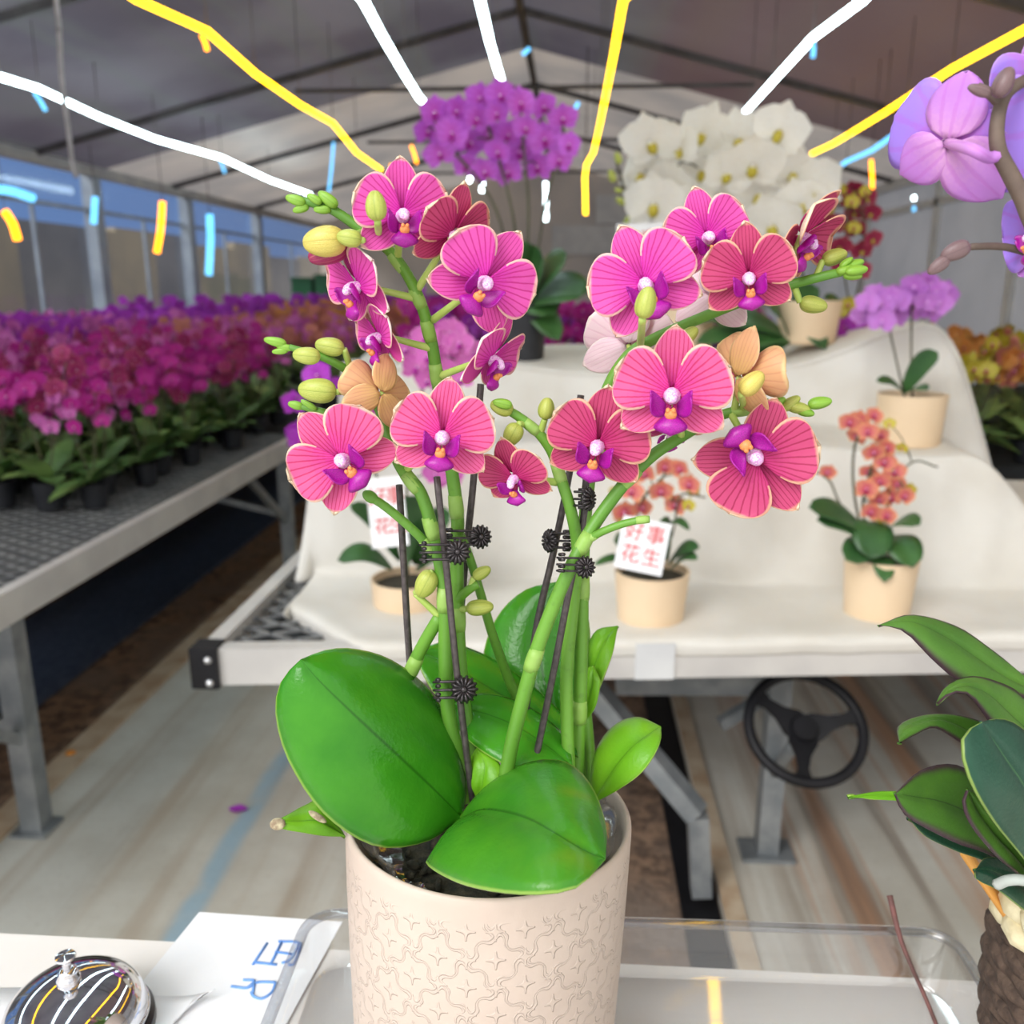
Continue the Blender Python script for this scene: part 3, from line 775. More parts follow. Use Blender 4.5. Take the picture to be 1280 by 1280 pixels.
def glass(name, tint=(.93, .94, .95), ior=1.45, rough=.0, gcol=(1, 1, 1)):
    t = NT(name); gl = t.n('ShaderNodeBsdfGlossy'); gl.inputs['Roughness'].default_value = rough; gl.inputs[0].default_value = (*gcol, 1)
    tr = t.n('ShaderNodeBsdfTransparent'); tr.inputs[0].default_value = (*tint, 1)
    lw = t.n('ShaderNodeLayerWeight'); lw.inputs[0].default_value = .5
    r0 = ((ior - 1) / (ior + 1)) ** 2; fz = t.math('MULTIPLY_ADD', t.math('POWER', lw.outputs['Facing'], 5.0), 1 - r0, r0)
    f = t.noise(3, 2, t.obj())
    mx = t.n('ShaderNodeMixShader'); t.l(t.math('MULTIPLY', fz, t.math('MULTIPLY_ADD', f, .2, .9)), mx.inputs[0])
    t.l(tr.outputs[0], mx.inputs[1]); t.l(gl.outputs[0], mx.inputs[2]); t.l(mx.outputs[0], t.out.inputs[0]); return t.m
M['acrylic'] = glass('clear_acrylic', (.985, .988, .99), 1.85, .03)
M['acrylic_rim'] = glass('clear_acrylic_edge', (.80, .81, .84), 2.0, .1)
# tray: rounded rectangle, wall leaning out a little, thick rolled rim
TC = [at_z(405, 1141, TABLE_Z + .045), at_z(1182, 1166, TABLE_Z + .045)]
bx0, bx1 = TC[0].x - .012, TC[1].x + .006
by1 = (TC[0].y + TC[1].y) / 2 + .003; by0 = by1 - .34
def rrect(x0, x1, y0, y1, r, n=7):
    out = []
    for cx, cy, a0 in ((x1 - r, y1 - r, 0), (x0 + r, y1 - r, 90), (x0 + r, y0 + r, 180), (x1 - r, y0 + r, 270)):
        for i in range(n + 1):
            a = math.radians(a0 + 90 * i / n); out.append((cx + r * math.cos(a), cy + r * math.sin(a)))
    return out
tr_ = thing('tray', ((bx0 + bx1) / 2, (by0 + by1) / 2, TABLE_Z), 'shallow clear acrylic tray under the embossed beige pot', 'tray')
ROT = Matrix.Translation(((bx0 + bx1) / 2, by1, 0)) @ Matrix.Rotation(math.atan2(TC[1].y - TC[0].y, TC[1].x - TC[0].x), 4, 'Z') @ Matrix.Translation((-(bx0 + bx1) / 2, -by1, 0))
def ring(off, z, r=.022): return [ROT @ Vector((x, y, z)) for x, y in rrect(bx0 + off, bx1 - off, by0 + off, by1 - off, r)]
def loft(mb, rings, mi=0):
    n = len(rings[0]); vs = [p for r in rings for p in r]; fs = []
    for i in range(len(rings) - 1):
        for j in range(n): fs.append((i*n+j, i*n+(j+1) % n, (i+1)*n+(j+1) % n, (i+1)*n+j))
    mb.add(vs, fs, mi); return n
mb = MB()
rs = [ring(.006, TABLE_Z + .0005), ring(.004, TABLE_Z + .003), ring(.0, TABLE_Z + .043)]
n = loft(mb, rs); ri = [ring(.003, TABLE_Z + .043), ring(.0075, TABLE_Z + .005), ring(.009, TABLE_Z + .0042)]
loft(mb, ri)
c = len(mb.v); mb.add(rs[0], [tuple(range(n))[::-1]]); mb.add(ri[-1], [tuple(range(n))])
mb.build('tray_body', M['acrylic'], tr_, True, 40)
mb = MB(); R0 = ring(.0015, TABLE_Z + .044); k = 8; vs = []; fs = []
ctr = sum(R0, Vector()) / len(R0)
for i, p in enumerate(R0):
    t_ = (R0[(i+1) % n] - R0[i-1]).normalized(); o_ = Vector((t_.y, -t_.x, 0))
    for j in range(k):
        a = 2 * math.pi * j / k; vs.append(p + o_ * .0042 * math.cos(a) + Vector((0, 0, .003 * math.sin(a))))
for i in range(n):
    for j in range(k): fs.append((i*k+j, i*k+(j+1) % k, ((i+1) % n)*k+(j+1) % k, ((i+1) % n)*k+j))
mb.add(vs, fs); mb.build('tray_rim', M['acrylic_rim'], tr_)

# dark twig lying over the tray's back edge
zf = TABLE_Z + TRAY_T + .003
mb = MB(); pts = [at_z(1178, 1300, zf), at_z(1158, 1250, zf + .006), at_z(1138, 1205, TABLE_Z + .035), at_z(1124, 1168, TABLE_Z + .0505), at_z(1112, 1119, TABLE_Z + .07)]
mb.tube(pts, [.0014, .0015, .0015, .0018, .0022], 8, 0, True, 5)
tag(mb.build('dry_stem', plain('dry_brown_stem', (128, 84, 80), (96, 70, 66), 90, .7)), 'thin dry brown stem propped across the clear tray edge', 'twig')

# call bell
bc = at_z(97, 1300, TABLE_Z)
bl = thing('call_bell', (bc.x, bc.y, TABLE_Z), 'shiny chrome call bell with push button on the white counter', 'call bell')
M['chrome'] = plain('polished_chrome', (232, 232, 236), (226, 226, 230), 5, .06, 1.0)
M['bellbase'] = plain('black_bell_base', (28, 28, 32), (38, 38, 42), 60, .25)
T = Matrix.Translation((bc.x, bc.y, TABLE_Z))
mb = MB(); mb.lathe([(.001, .001), (.049, .001), (.050, .003), (.0495, .010), (.047, .0125), (.001, .0126)], 48, 0, T); mb.build('base', M['bellbase'], bl, True, 40)
pr = []
for i in range(22):
    a = math.pi / 2 * i / 21; pr.append((.0455 * math.cos(a) + .0002, .0165 + .031 * math.sin(a) ** .92))
mb = MB(); mb.lathe([(.0435, .0145), (.0462, .0138), (.047, .0152), (.0462, .0165)] + pr, 64, 0, T); mb.build('dome', M['chrome'], bl)
mb = MB(); mb.lathe([(.0075, .0465), (.0075, .051), (.006, .053), (.006, .056), (.0045, .0575), (.0028, .058), (.0028, .063), (.0055, .0645), (.0066, .066), (.006, .0672), (.0005, .0684)], 28, 0, T); mb.build('push_button', M['chrome'], bl, True, 40)

# card with blue handwriting, and a folded slip beside the bell
cd = thing('paper_card', tuple(at_z(285, 1220, TABLE_Z + .001)), 'white card with blue handwritten marks lying beside the clear tray', 'card')
z1 = TABLE_Z + .0022
P = [at_z(249, 1140, z1), at_z(428, 1152, z1), at_z(330, 1330, z1), at_z(118, 1300, z1)]
mb = MB(); q = [p.copy() for p in P]; b_ = [p - Vector((0, 0, .0008)) for p in P]
mb.add(q + b_, [(0, 3, 2, 1), (4, 5, 6, 7)] + [(i, (i+1) % 4, 4 + (i+1) % 4, 4 + i) for i in range(4)]); mb.build('card', M['paper'], cd, False)
for S in ([(334,1179),(316,1206)], [(318,1203),(346,1206)], [(352,1178),(338,1206)], [(344,1190),(366,1193)], [(348,1177),(372,1178),(371,1186),(362,1200),(352,1204)], [(372,1178),(376,1182),(368,1204),(360,1206)],
          [(289,1233),(309,1235),(322,1228),(345,1228)], [(309,1235),(318,1226),(304,1225)], [(345,1228),(340,1240),(328,1248),(318,1246),(314,1240)], [(318,1228),(316,1242)]):
    mb = MB(); mb.tube([at_z(x, y, z1 + .0002) for x, y in S], .0011, 6, 0, True, 4 if len(S) > 2 else 0); mb.build('pen_stroke', M['ink'], cd)
fp = thing('paper_slip', tuple(at_z(215, 1260, TABLE_Z + .003)), 'folded white paper slip with a curled tip beside the bell', 'paper')
z2 = TABLE_Z + .0045; g = []
for i in range(9):
    s = i / 8; a = at_z(170 + 100 * s, 1243 + 6 * s, z2); b = at_z(160 + 60 * s + 14 * s * s, 1320 - 20 * s - 46 * s ** 3, z2)
    g.append([a.lerp(b, j / 5) + Vector((0, 0, .009 * s ** 4 * (1 - j / 5))) for j in range(6)])
mb = MB(); mb.sheet(g, 0, None, .0006); mb.build('slip', M['paper'], fp)
fp2 = tag(MB().sheet([[at_z(-60 + 62 * i, 1236 - .6 * i + 30 * j, TABLE_Z + .0012) for j in range(4)] for i in range(5)][::-1], 0, None, .0005).build('paper_sheet', M['paper']), 'plain white paper sheet lying under the call bell', 'paper')

# ================================================================ lavender orchid in the woven basket
RB = at(1432, 1180, .47)
rp = thing('potted_orchid', (RB.x, RB.y, TABLE_Z), 'lavender orchid with purple-rimmed leaves in a brown woven basket', 'potted plant')
M['rope_c'] = plain('cream_twisted_rope', (236, 226, 190), (212, 198, 158), 90, .85, bstr=.8, bdist=.003)
M['rope_b'] = plain('dark_brown_paper_rope', (96, 78, 66), (66, 52, 44), 120, .85, bstr=.9, bdist=.004)
top = at(1300, 1160, .43).z
R_ = .074
mb = MB(); nr = 13
for i in range(nr):
    t_ = i / (nr - 1); z = TABLE_Z + .004 + (top - .045 - TABLE_Z) * t_; r = R_ * (.93 + .10 * math.sin(t_ * 2.2))
    pts = [Vector((RB.x + (r + .0016 * math.sin(a * 15 + i * math.pi)) * math.cos(a), RB.y + (r + .0016 * math.sin(a * 15 + i * math.pi)) * math.sin(a), z + .001 * math.sin(a * 15 + i * 2))) for a in [2 * math.pi * j / 90 for j in range(91)]]
    mb.tube(pts, .0068, 7)
mb.build('basket', M['rope_b'], rp)
mb = MB()
for i in range(3):
    pts = [Vector((RB.x + (R_ + .001 + .003 * math.sin(a * 22 + i * 2.1)) * math.cos(a), RB.y + (R_ + .001 + .003 * math.sin(a * 22 + i * 2.1)) * math.sin(a), top - .030 + i * .013 + .002 * math.cos(a * 22 + i * 2.1))) for a in [2 * math.pi * j / 120 for j in range(121)]]
    mb.tube(pts, .0086, 7)
mb.build('basket_rim', M['rope_c'], rp)
mb = MB(); mb.lathe([(.001, TABLE_Z + .003), (R_ * .9, TABLE_Z + .003), (R_ * .97, top - .02), (R_ * .9, top - .022), (.001, top - .018)], 40, 0, Matrix.Translation((RB.x, RB.y, 0))); mb.build('inner_pot', M['blackpot'], rp)
def rleaf(mat, L, Mi, R, **k): leaf(mat, L, Mi, R, parent=rp, **k)
rleaf('leaf_p', [(1330,960,.47),(1290,878,.46),(1240,868,.45),(1200,852,.445),(1165,822,.445),(1132,790,.445),(1099,781,.44)],
      [(1330,960,.47),(1295,872,.47),(1258,846,.47),(1218,818,.465),(1180,793,.46),(1140,776,.45),(1099,781,.44)],
      [(1330,960,.47),(1305,872,.48),(1272,838,.485),(1235,808,.48),(1196,782,.475),(1140,768,.46),(1099,781,.44)], seed=20, back=1)
rleaf('leaf_p', [(1340,1010,.46),(1292,962,.43),(1262,935,.42),(1236,898,.415),(1212,868,.41),(1188,866,.405),(1170,879,.40)],
      [(1340,1010,.46),(1300,930,.45),(1268,895,.44),(1240,868,.43),(1213,856,.42),(1189,861,.41),(1170,879,.40)],
      [(1340,1010,.46),(1310,905,.47),(1275,866,.46),(1245,851,.45),(1213,845,.435),(1184,856,.42),(1170,879,.40)], seed=21, back=1)
rleaf('leaf_p', [(1290,990,.45),(1245,950,.44),(1205,930,.43),(1170,908,.42),(1145,918,.41),(1133,925,.405),(1124,928,.40)],
      [(1290,990,.45),(1250,935,.445),(1212,912,.44),(1178,898,.43),(1150,903,.42),(1130,912,.41),(1124,928,.40)],
      [(1290,990,.45),(1256,920,.45),(1222,900,.45),(1183,892,.44),(1146,896,.43),(1122,908,.42),(1124,928,.40)], seed=22, back=1)
rleaf('leaf_p', [(1300,1110,.45),(1245,1072,.425),(1200,1056,.41),(1160,1036,.40),(1132,1018,.395),(1120,992,.395)],
      [(1300,1110,.45),(1250,1050,.435),(1215,1018,.425),(1180,1002,.415),(1148,996,.405),(1120,992,.395)],
      [(1300,1110,.45),(1265,1030,.45),(1232,982,.445),(1195,956,.435),(1152,962,.42),(1120,992,.395)], seed=23, back=1)
rleaf('leaf_d', [(1300,1130,.46),(1240,1082,.445),(1195,1064,.435),(1158,1046,.425),(1136,1023,.42)], [(1300,1130,.46),(1245,1072,.45),(1200,1052,.44),(1165,1036,.43),(1136,1023,.42)],
      [(1300,1130,.46),(1252,1062,.455),(1206,1040,.445),(1166,1025,.435),(1136,1023,.42)], seed=24, back=1)
rleaf('leaf_d', [(1330,1140,.42),(1282,1076,.385),(1245,1030,.37),(1217,985,.362),(1203,940,.365),(1208,916,.37),(1228,902,.378)],
      [(1330,1140,.42),(1306,1040,.40),(1284,985,.39),(1262,952,.385),(1246,928,.382),(1236,914,.38),(1228,902,.378)],
      [(1330,1140,.42),(1345,1020,.43),(1325,965,.425),(1300,930,.415),(1270,904,.40),(1248,898,.39),(1228,902,.378)], seed=25, back=1)
rleaf('leaf_p', [(1310,1120,.43),(1262,1084,.40),(1236,1058,.39),(1214,1030,.385),(1205,1005,.385),(1211,988,.388)], [(1310,1120,.43),(1272,1072,.41),(1246,1044,.40),(1226,1016,.395),(1216,998,.392),(1211,988,.388)],
      [(1310,1120,.43),(1290,1060,.42),(1262,1028,.41),(1240,1002,.402),(1222,990,.395),(1211,988,.388)], seed=26, back=1)
rleaf('leaf_l', [(1160,996,.43),(1130,1001,.43),(1095,999,.43),(1060,996,.43)], [(1160,992,.432),(1130,995,.432),(1095,993,.432),(1060,996,.43)], [(1160,988,.434),(1130,989,.434),(1095,989,.434),(1060,996,.43)], seed=27, back=1)
rleaf('leaf_d', [(1330,1160,.45),(1285,1140,.42),(1250,1114,.41),(1222,1100,.405),(1219,1088,.405)], [(1330,1160,.45),(1290,1116,.43),(1260,1096,.42),(1235,1086,.41),(1219,1088,.405)],
      [(1330,1160,.45),(1295,1095,.44),(1262,1076,.43),(1232,1072,.42),(1219,1088,.405)], seed=28, back=1)
mb = MB(); mb.tube([at(1246,1106,.40), at(1262,1100,.395), at(1285,1102,.395), at(1320,1120,.41)], .0028, 8, 0, True, 5); mb.build('aerial_root', plain('silver_root', (196, 200, 196), (170, 178, 170), 60, .6), rp)
mb = MB(); mb.bar(at(1204, 1062, .49), at(1285, 1180, .47), .010, .003); mb.build('orange_slat', plain('orange_slat_finish', (232, 172, 92), (214, 150, 70), 40, .6, stretch=(1, 1, .1)), rp)  # thin orange slat behind the leaves
# arching brown spike
def rstem(pts, r0, r1): return stem(pts, r0, r1, (), rp, 'stem_d', 'flower_spike')
sp_ = rstem([(1340,1120,.47),(1345,900,.45),(1335,600,.42),(1306,340,.40),(1284,262,.40),(1265,222,.40),(1249,190,.40),(1246,160,.40),(1253,126,.40),(1268,108,.40),(1300,92,.41)], 12, 7)
rstem([(1251,130,.40),(1236,116,.40),(1222,108,.40)], 7, 5); rstem([(1300,320,.41),(1258,309,.41),(1222,308,.408),(1206,310,.408)], 5, 4)
FL['lav'] = None
mbf = MB()
for (L, w, a, prof, z0, k, mi) in ((.47, .46, 92, 'sepal', -.03, 1, 1), (.44, .42, -36, 'sepal', -.03, 2, 1), (.56, .50, -138, 'sepal', -.03, 3, 1), (.50, .74, 18, 'petal', 0, 4, 0), (.60, .86, 172, 'petal', .004, 5, 0)):
    g, uv = petal_grid(L, w, math.radians(a), prof, z0, .10, .12, 77 + k); mbf.sheet(g, mi, 2 if mi else 0, .012, uv, flip=True)
FL['lav'] = mbf.mesh('flower', [M['lav'], M['lav_s'], M['lav_s']])
def rflower(px, py, Y, span, yaw, pitch, roll, lipped=True):
    o, b = flower(rp, 'lav', px, py, Y, span, yaw, pitch, roll, None, lipped); return b
b = rflower(1187, 178, .425, 160, 158, 8, 6)
mb = MB(); mb.tube([b, at(1215, 187, .395), at(1236, 197, .398), at(1250, 193, .40)], [.0022, .0026, .0024, .0028], 8, 0, True, 5); mb.build('pedicel', M['lav_s'], rp)
b = rflower(1300, 292, .40, 112, -62, -10, 10); b = rflower(1320, 95, .41, 130, 20, 0, 30); b = rflower(1300, 130, .42, 90, 150, 0, 30, False)
for x0, y0, x1, y1, f in ((1246,122,1264,84,1.0), (1238,118,1210,108,.7), (1212,306,1176,322,.95), (1186,322,1160,342,.85)): bud(rp, 'bud_b', x0, y0, x1, y1, .392, f)
# ================================================================ THE GREENHOUSE
XL, XR, XM, YF = -4.75, 3.6, -.45, 17.0
ZE, ZR, YB = 2.66, 3.72, -.3
YS = 9.2                                    # dark shade net up to here, bare film beyond
GX0, GX1 = -.02, .40                        # dirt strip under the display bench
SX0, SX1 = -3.0, -1.66                      # dirt strip under the long bench
KB = .09
def slab(name, x0, x1, y0, y1, z0, z1, mat):
    return struct(MB().box((x0, y0, z0), (x1, y1, z1)).build(name, mat, None, False))
slab('floor', SX1, GX0, YB - 2, YF, -.08, 0, M['floor']); slab('floor', GX1, XR, YB - 2, YF, -.08, 0, M['floor']); slab('floor', XL, SX0, YB - 2, YF, -.08, 0, M['floor'])
slab('floor_soil', SX0, SX1, YB - 2, YF, -.10, -.03, M['soil']); slab('floor_soil', GX0, GX1, YB - 2, YF, -.10, -.03, M['soil'])
slab('floor_kerb', SX1 - .0, SX1 + KB, YB - 2, YF, .0, .012, M['kerb']); slab('floor_kerb', GX1, GX1 + .05, YB - 2, YF, 0, .012, M['kerb'])
slab('floor_groundsheet', -2.55, -1.98, YB - 2, YF, -.03, -.018, M['groundsheet']); slab('floor_groundsheet', GX1 - .1, GX1 - .005, YB - 2, YF, -.03, -.02, M['black'])
def m_net():
    t = NT('shade_net'); p = t.geo_pos()
    f = t.noise(.7, 4, p); g = t.noise(120, 2, p); s = t.noise(1, 3, t.geo_pos((3.5, .3, 1)))
    sp = t.n('ShaderNodeSeparateXYZ'); t.l(p, sp.inputs[0])
    c = t.mix(t.sstep(f, .35, .65), lin((104, 102, 110)), lin((84, 80, 90)))
    c = t.mix(t.math('MULTIPLY', t.sstep(s, .45, .7), .5), c, lin((98, 104, 100)))
    c = t.mix(t.math('MULTIPLY', t.sstep(sp.outputs[0], .3, 1.0), .7), c, lin((104, 82, 80)))
    return t.pbsdf(c, .8, 0, g, .2, .004, .2, trans=.4)
M['net'] = m_net()
M['filmroof'] = plain('bare_greenhouse_film', (188, 180, 172), (160, 156, 154), 1.2, .6, trans=.36)
M['truss'] = plain('weathered_truss', (84, 82, 84), (64, 62, 66), 5, .7)
M['post'] = plain('painted_post', (150, 160, 170), (130, 140, 152), 5, .5)
M['frame_w'] = plain('white_window_frame', (214, 216, 216), (200, 202, 204), 5, .5)
def roofpart(y0, y1, mat):
    for sgn, xe in ((-1, XL), (1, XR)):
        mb = MB(); a = Vector((XM, y0, ZR)); b = Vector((XM, y1, ZR)); c = Vector((xe, y1, ZE)); d = Vector((xe, y0, ZE))
        mb.add([a, b, c, d], [(0, 1, 2, 3)])
        struct(mb.build('ceiling', mat, None, False))
roofpart(YB, YS, M['net']); roofpart(YS, YF, M['filmroof'])
# roof trusses and ridge
for i, y in enumerate((-.2, 2.4, 5.35, 7.9, 10.6, 13.4)):
    mb = MB()
    mb.bar((XL, y, ZE - .04), (XM, y, ZR - .04), .05, .05); mb.bar((XM, y, ZR - .04), (XR, y, ZE - .04), .05, .05)
    hx = 1.9; mb.bar((XM - hx, y, ZR - .62), (XM + hx, y, ZR - .62), .03, .03)
    struct(mb.build('trim_%d' % (i + 1), M['truss'], None, False))
struct(MB().bar((XM, YB, ZR - .05), (XM, YF, ZR - .05), .06, .06).build('trim_7', plain('dark_ridge_beam', (66, 62, 60), (84, 78, 74), 5, .6), None, False))
for k, (x, z) in enumerate(((XL + .05, ZE - .06), (XR - .05, ZE - .06))):
    struct(MB().bar((x, YB, z), (x, YF, z), .10, .09).build('trim_%d' % (8 + k), M['frame_w'] if k else plain('grey_eave_gutter', (168, 164, 158), (150, 148, 146), 5, .6), None, False))
# left wall: low base, posts, sliding panes
slab('wall_left', XL - .06, XL, YB, YF, 0, .75, plain('grey_wall_base', (150, 148, 142), None, 4, .7))
M['pane'] = glass('window_film', (.88, .91, .95), 1.25, .1)
ys = [1.4, 3.2, 5.0, 6.9, 8.9, 11.1, 13.6, YF]
for i, y in enumerate(ys[:-1]):
    struct(MB().bar((XL, y, .75), (XL, y, ZE - .08), .16, .12, 0, (1, 0, 0)).build('trim_%d' % (20 + i), M['post'], None, False))
    w = struct(MB().box((XL - .045, y + .08, .75), (XL - .035, ys[i+1] - .08, ZE - .10)).build('window_%d' % (i + 1), M['pane'], None, False))
    mb = MB(); x = XL - .03
    mb.bar((x, y + .08, ZE - .42), (x, ys[i+1] - .08, ZE - .42), .03, .035); mb.bar((x, (y + ys[i+1]) / 2, .75), (x, (y + ys[i+1]) / 2, ZE - .42), .03, .03, 0, (1, 0, 0))
    f = mb.build('window_frame', M['post'], w, False)
# outside, beyond the film: a yard wall of cladding sheets
M['clad'] = plain('beige_cladding', (156, 142, 116), (128, 120, 106), .8, .8)
M['clad2'] = plain('grey_cladding', (120, 118, 116), (98, 98, 100), .8, .8)
yy = 4.0; k = 0; rnd = random.Random(3)
while yy < 42:
    w = rnd.uniform(1.0, 3.4)
    struct(MB().box((-9.6 + rnd.uniform(-.1, .1), yy, 0), (-9.4, yy + w, 2.55 + rnd.uniform(-.15, .2))).build('wall_outside', M['clad'] if k % 3 else M['clad2'], None, False)); yy += w; k += 1
slab('ground_outside', -16, XL - .07, YB - 2, 45, -.1, -.02, M['kerb'])
# far gable
def gable(y):
    mb = MB(); q = [(XL, y, 0), (XR, y, 0), (XR, y, ZE), (XM, y, ZR), (XL, y, ZE)]
    mb.add(q + [(a, b + .05, c) for a, b, c in q], [(0, 1, 2, 3, 4), (9, 8, 7, 6, 5)] + [(i, i + 5, (i+1) % 5 + 5, (i+1) % 5) for i in range(5)])
    return mb
struct(gable(YF).build('wall_back', plain('pale_far_wall', (226, 216, 204), (206, 200, 192), .8, .7, trans=.4), None, False))
for i, (a, b) in enumerate((((690, 300), (800, 300)), ((745, 262), (820, 262)))):
    pa, pb = at(*a, YF - .05), at(*b, YF - .05); struct(MB().bar(pa, pb, .06, .5).build('trim_%d' % (30 + i), M['frame_w'], None, False))
# right wall: grey panels in white frames
struct(MB().add([(XR, YB, 0), (XR, YF, 0), (XR, YF, ZE), (XR, YB, ZE)], [(0, 1, 2, 3)]).build('wall_right', plain('grey_side_sheet', (186, 184, 182), (164, 164, 164), .9, .6, trans=.45), None, False))
for i, y in enumerate((1.6, 3.3, 5.0, 6.4, 7.7, 9.4, 11.5)):
    struct(MB().bar((XR - .02, y, 0), (XR - .02, y, ZE - .1), .05, .10, 0, (0, 1, 0)).build('trim_%d' % (40 + i), M['frame_w'], None, False))
struct(MB().bar((XR - .02, YB, 2.32), (XR - .02, YF, 2.32), .05, .07).build('trim_50', M['frame_w'], None, False))

# green bins far down the aisle
M['green'] = plain('green_plastic_panel', (34, 108, 66), (26, 92, 56), 3, .5)
for a, b, lb in (((364, 350), (391, 392), 'dark green panel bin far down the nursery, closer to the windows'), ((393, 346), (428, 392), 'dark green panel bin far down the nursery, farther from the windows')):
    p, q = at(*a, 14.2), at(*b, 14.2)
    o = thing('storage_bin', ((p.x + q.x) / 2, 14.4, 0), lb, 'bin', 'green bins by the far windows')
    MB().box((p.x, 14.2, 0), (q.x, 14.7, p.z)).build('bin_body', M['green'], o, False); MB().box((p.x - .015, 14.18, p.z), (q.x + .015, 14.72, p.z + .04)).build('lid', M['green'], o, False)

# ================================================================ long nursery bench
BZ = .75
def lattice(mb, x0, x1, y0, y1, z, pitch, w, clip=None, ratio=1.0):
    """diamond expanded-metal wires clipped to the rectangle"""
    W_, H_ = x1 - x0, y1 - y0; sl = ratio
    n = int((W_ * sl + H_) / pitch) + 1
    for d in (1, -1):
        for i in range(n + 1):
            c = -W_ * sl + i * pitch if d > 0 else i * pitch
            pts = []
            for x in (0, W_):
                y = c + d * sl * x
                pts.append((x, y))
            (xa, ya), (xb, yb) = pts
            def cl(lo, hi, xa, ya, xb, yb):
                t0, t1 = 0.0, 1.0; dy = yb - ya
                for e, s in ((lo, 1), (hi, -1)):
                    if dy * s > 0: t0 = max(t0, (e - ya) / dy)
                    elif dy * s < 0: t1 = min(t1, (e - ya) / dy)
                return t0, t1
            t0, t1 = cl(0, H_, xa, ya, xb, yb)
            if t1 - t0 < 1e-3: continue
            p = (x0 + xa + (xb - xa) * t0, y0 + ya + (yb - ya) * t0, z); q = (x0 + xa + (xb - xa) * t1, y0 + ya + (yb - ya) * t1, z)
            if clip: p, q = clip(p, q)
            if p: mb.bar(p, q, w, w * .8)
lbx = -1.40
b1 = thing('plant_bench', (-2.2, 6, 0), 'long aluminium-edged mesh bench carrying rows of magenta orchids beside the windows', 'bench')
MB().box((lbx - .035, .9, BZ - .075), (lbx, 14.5, BZ + .012)).build('bench_rail', M['alu'], b1, False)
MB().box((-3.0, .9, BZ - .075), (-2.96, 14.5, BZ + .012)).build('bench_rail', M['alu'], b1, False)
mb = MB(); lattice(mb, -2.96, lbx - .035, .95, 4.6, BZ - .012, .055, .006, None, .55); mb.build('bench_mesh', M['mesh'], b1, False)
MB().box((-2.96, .95, BZ - .045), (lbx - .035, 14.5, BZ - .035)).build('drip_tray', M['void'], b1, False)
for y in (.0, 2.12, 4.46, 6.8, 9.1, 11.5):
    for x in (-1.50, -2.8):
        if y < .5: continue
        mb = MB(); mb.box((x - .03, y - .03, -.0), (x + .03, y + .03, BZ - .075)); mb.box((x - .05, y - .05, 0), (x + .05, y + .05, .01)); mb.build('leg', M['steel'], b1, False)
    if y < .5: continue
    MB().bar((-2.8, y, BZ - .12), (-1.5, y, BZ - .12), .04, .05).build('cross_beam', M['steel'], b1, False)
    MB().bar((-1.5, y, .28), (-1.5 - .0, y - .55, BZ - .09), .025, .03).build('brace', M['steel'], b1, False)
    MB().bar((-1.53, y, .33), (-2.75, y, .62), .03, .03).build('brace', M['steel'], b1, False)
b2 = thing('plant_bench', (-3.9, 7, 0), 'second mesh bench of lilac orchids standing along the window wall', 'bench')
MB().box((-4.65, 2.2, BZ - .06), (-3.12, 13.9, BZ)).build('bench_top', M['void'], b2, False)
for y in (3, 8, 13.5):
    for x in (-4.5, -3.3): MB().box((x - .03, y, 0), (x + .03, y + .06, BZ - .06)).build('leg', M['steel'], b2, False)

# ================================================================ rolling display bench
b3 = thing('display_bench', (.4, 2.3, 0), 'white-railed rolling bench with black corner bracket and hand wheel under the draped cloth', 'bench')
A0 = at_z(254, 812, BZ + .012); A1 = at_z(1280, 797, BZ + .012); dv = (A1 - A0) / (A1.x - A0.x)
ex = 2.25; A2 = A0 + dv * (ex - A0.x)
def off(p, dy, z): return Vector((p.x, p.y + dy, z))
mb = MB(); q = [off(A0, 0, BZ - .07), off(A2, 0, BZ - .07), off(A2, .04, BZ - .07), off(A0, .04, BZ - .07)]
mb.add(q + [p + Vector((0, 0, .082)) for p in q], [(3,2,1,0),(4,5,6,7),(0,1,5,4),(1,2,6,5),(2,3,7,6),(3,0,4,7)])
mb.build('bench_rail', M['alu'], b3, False)
# flat joining plate on the rail
pc = A0 + dv * (at_z(818, 805, BZ).x - A0.x); w_ = .042
mb = MB(); mb.bar(off(pc - dv * w_, -.003, BZ - .029), off(pc + dv * w_, -.003, BZ - .029), .006, .082); mb.build('joining_plate', M['frame_w'], b3, False)
xl = A0.x; yb_ = 3.5
MB().box((xl - .015, A0.y + .02, BZ - .07), (xl + .022, yb_, BZ + .012)).build('bench_rail', M['alu'], b3, False)
MB().box((ex - .03, A2.y, BZ - .07), (ex, yb_, BZ + .012)).build('bench_rail', M['alu'], b3, False)
def clipf(p, q):
    f = lambda x: A0.y + dv.y * (x - A0.x) + .04
    d = lambda p: p[1] - f(p[0])
    a, b = d(p), d(q)
    if a < 0 and b < 0: return None, None
    if a < 0 or b < 0:
        t = a / (a - b); m_ = tuple(p[i] + (q[i] - p[i]) * t for i in range(3))
        return (m_, q) if a < 0 else (p, m_)
    return p, q
mb = MB(); lattice(mb, xl + .02, -.1, A0.y, 3.2, BZ - .012, .062, .0075, clipf, .5); mb.build('bench_mesh', M['mesh'], b3, False)
mb = MB(); q = [off(A0, .04, BZ - .05), off(A2, .04, BZ - .05), Vector((ex, yb_, BZ - .05)), Vector((xl, yb_, BZ - .05))]
mb.add(q + [p + Vector((0, 0, .01)) for p in q], [(3,2,1,0),(4,5,6,7),(0,1,5,4),(1,2,6,5),(2,3,7,6),(3,0,4,7)]); mb.build('drip_tray', M['void'], b3, False)
mb = MB(); mb.box((A0.x - .028, A0.y - .010, BZ - .074), (A0.x + .03, A0.y + .05, BZ + .016)); cb = mb.build('corner_bracket', M['black'], b3, False)
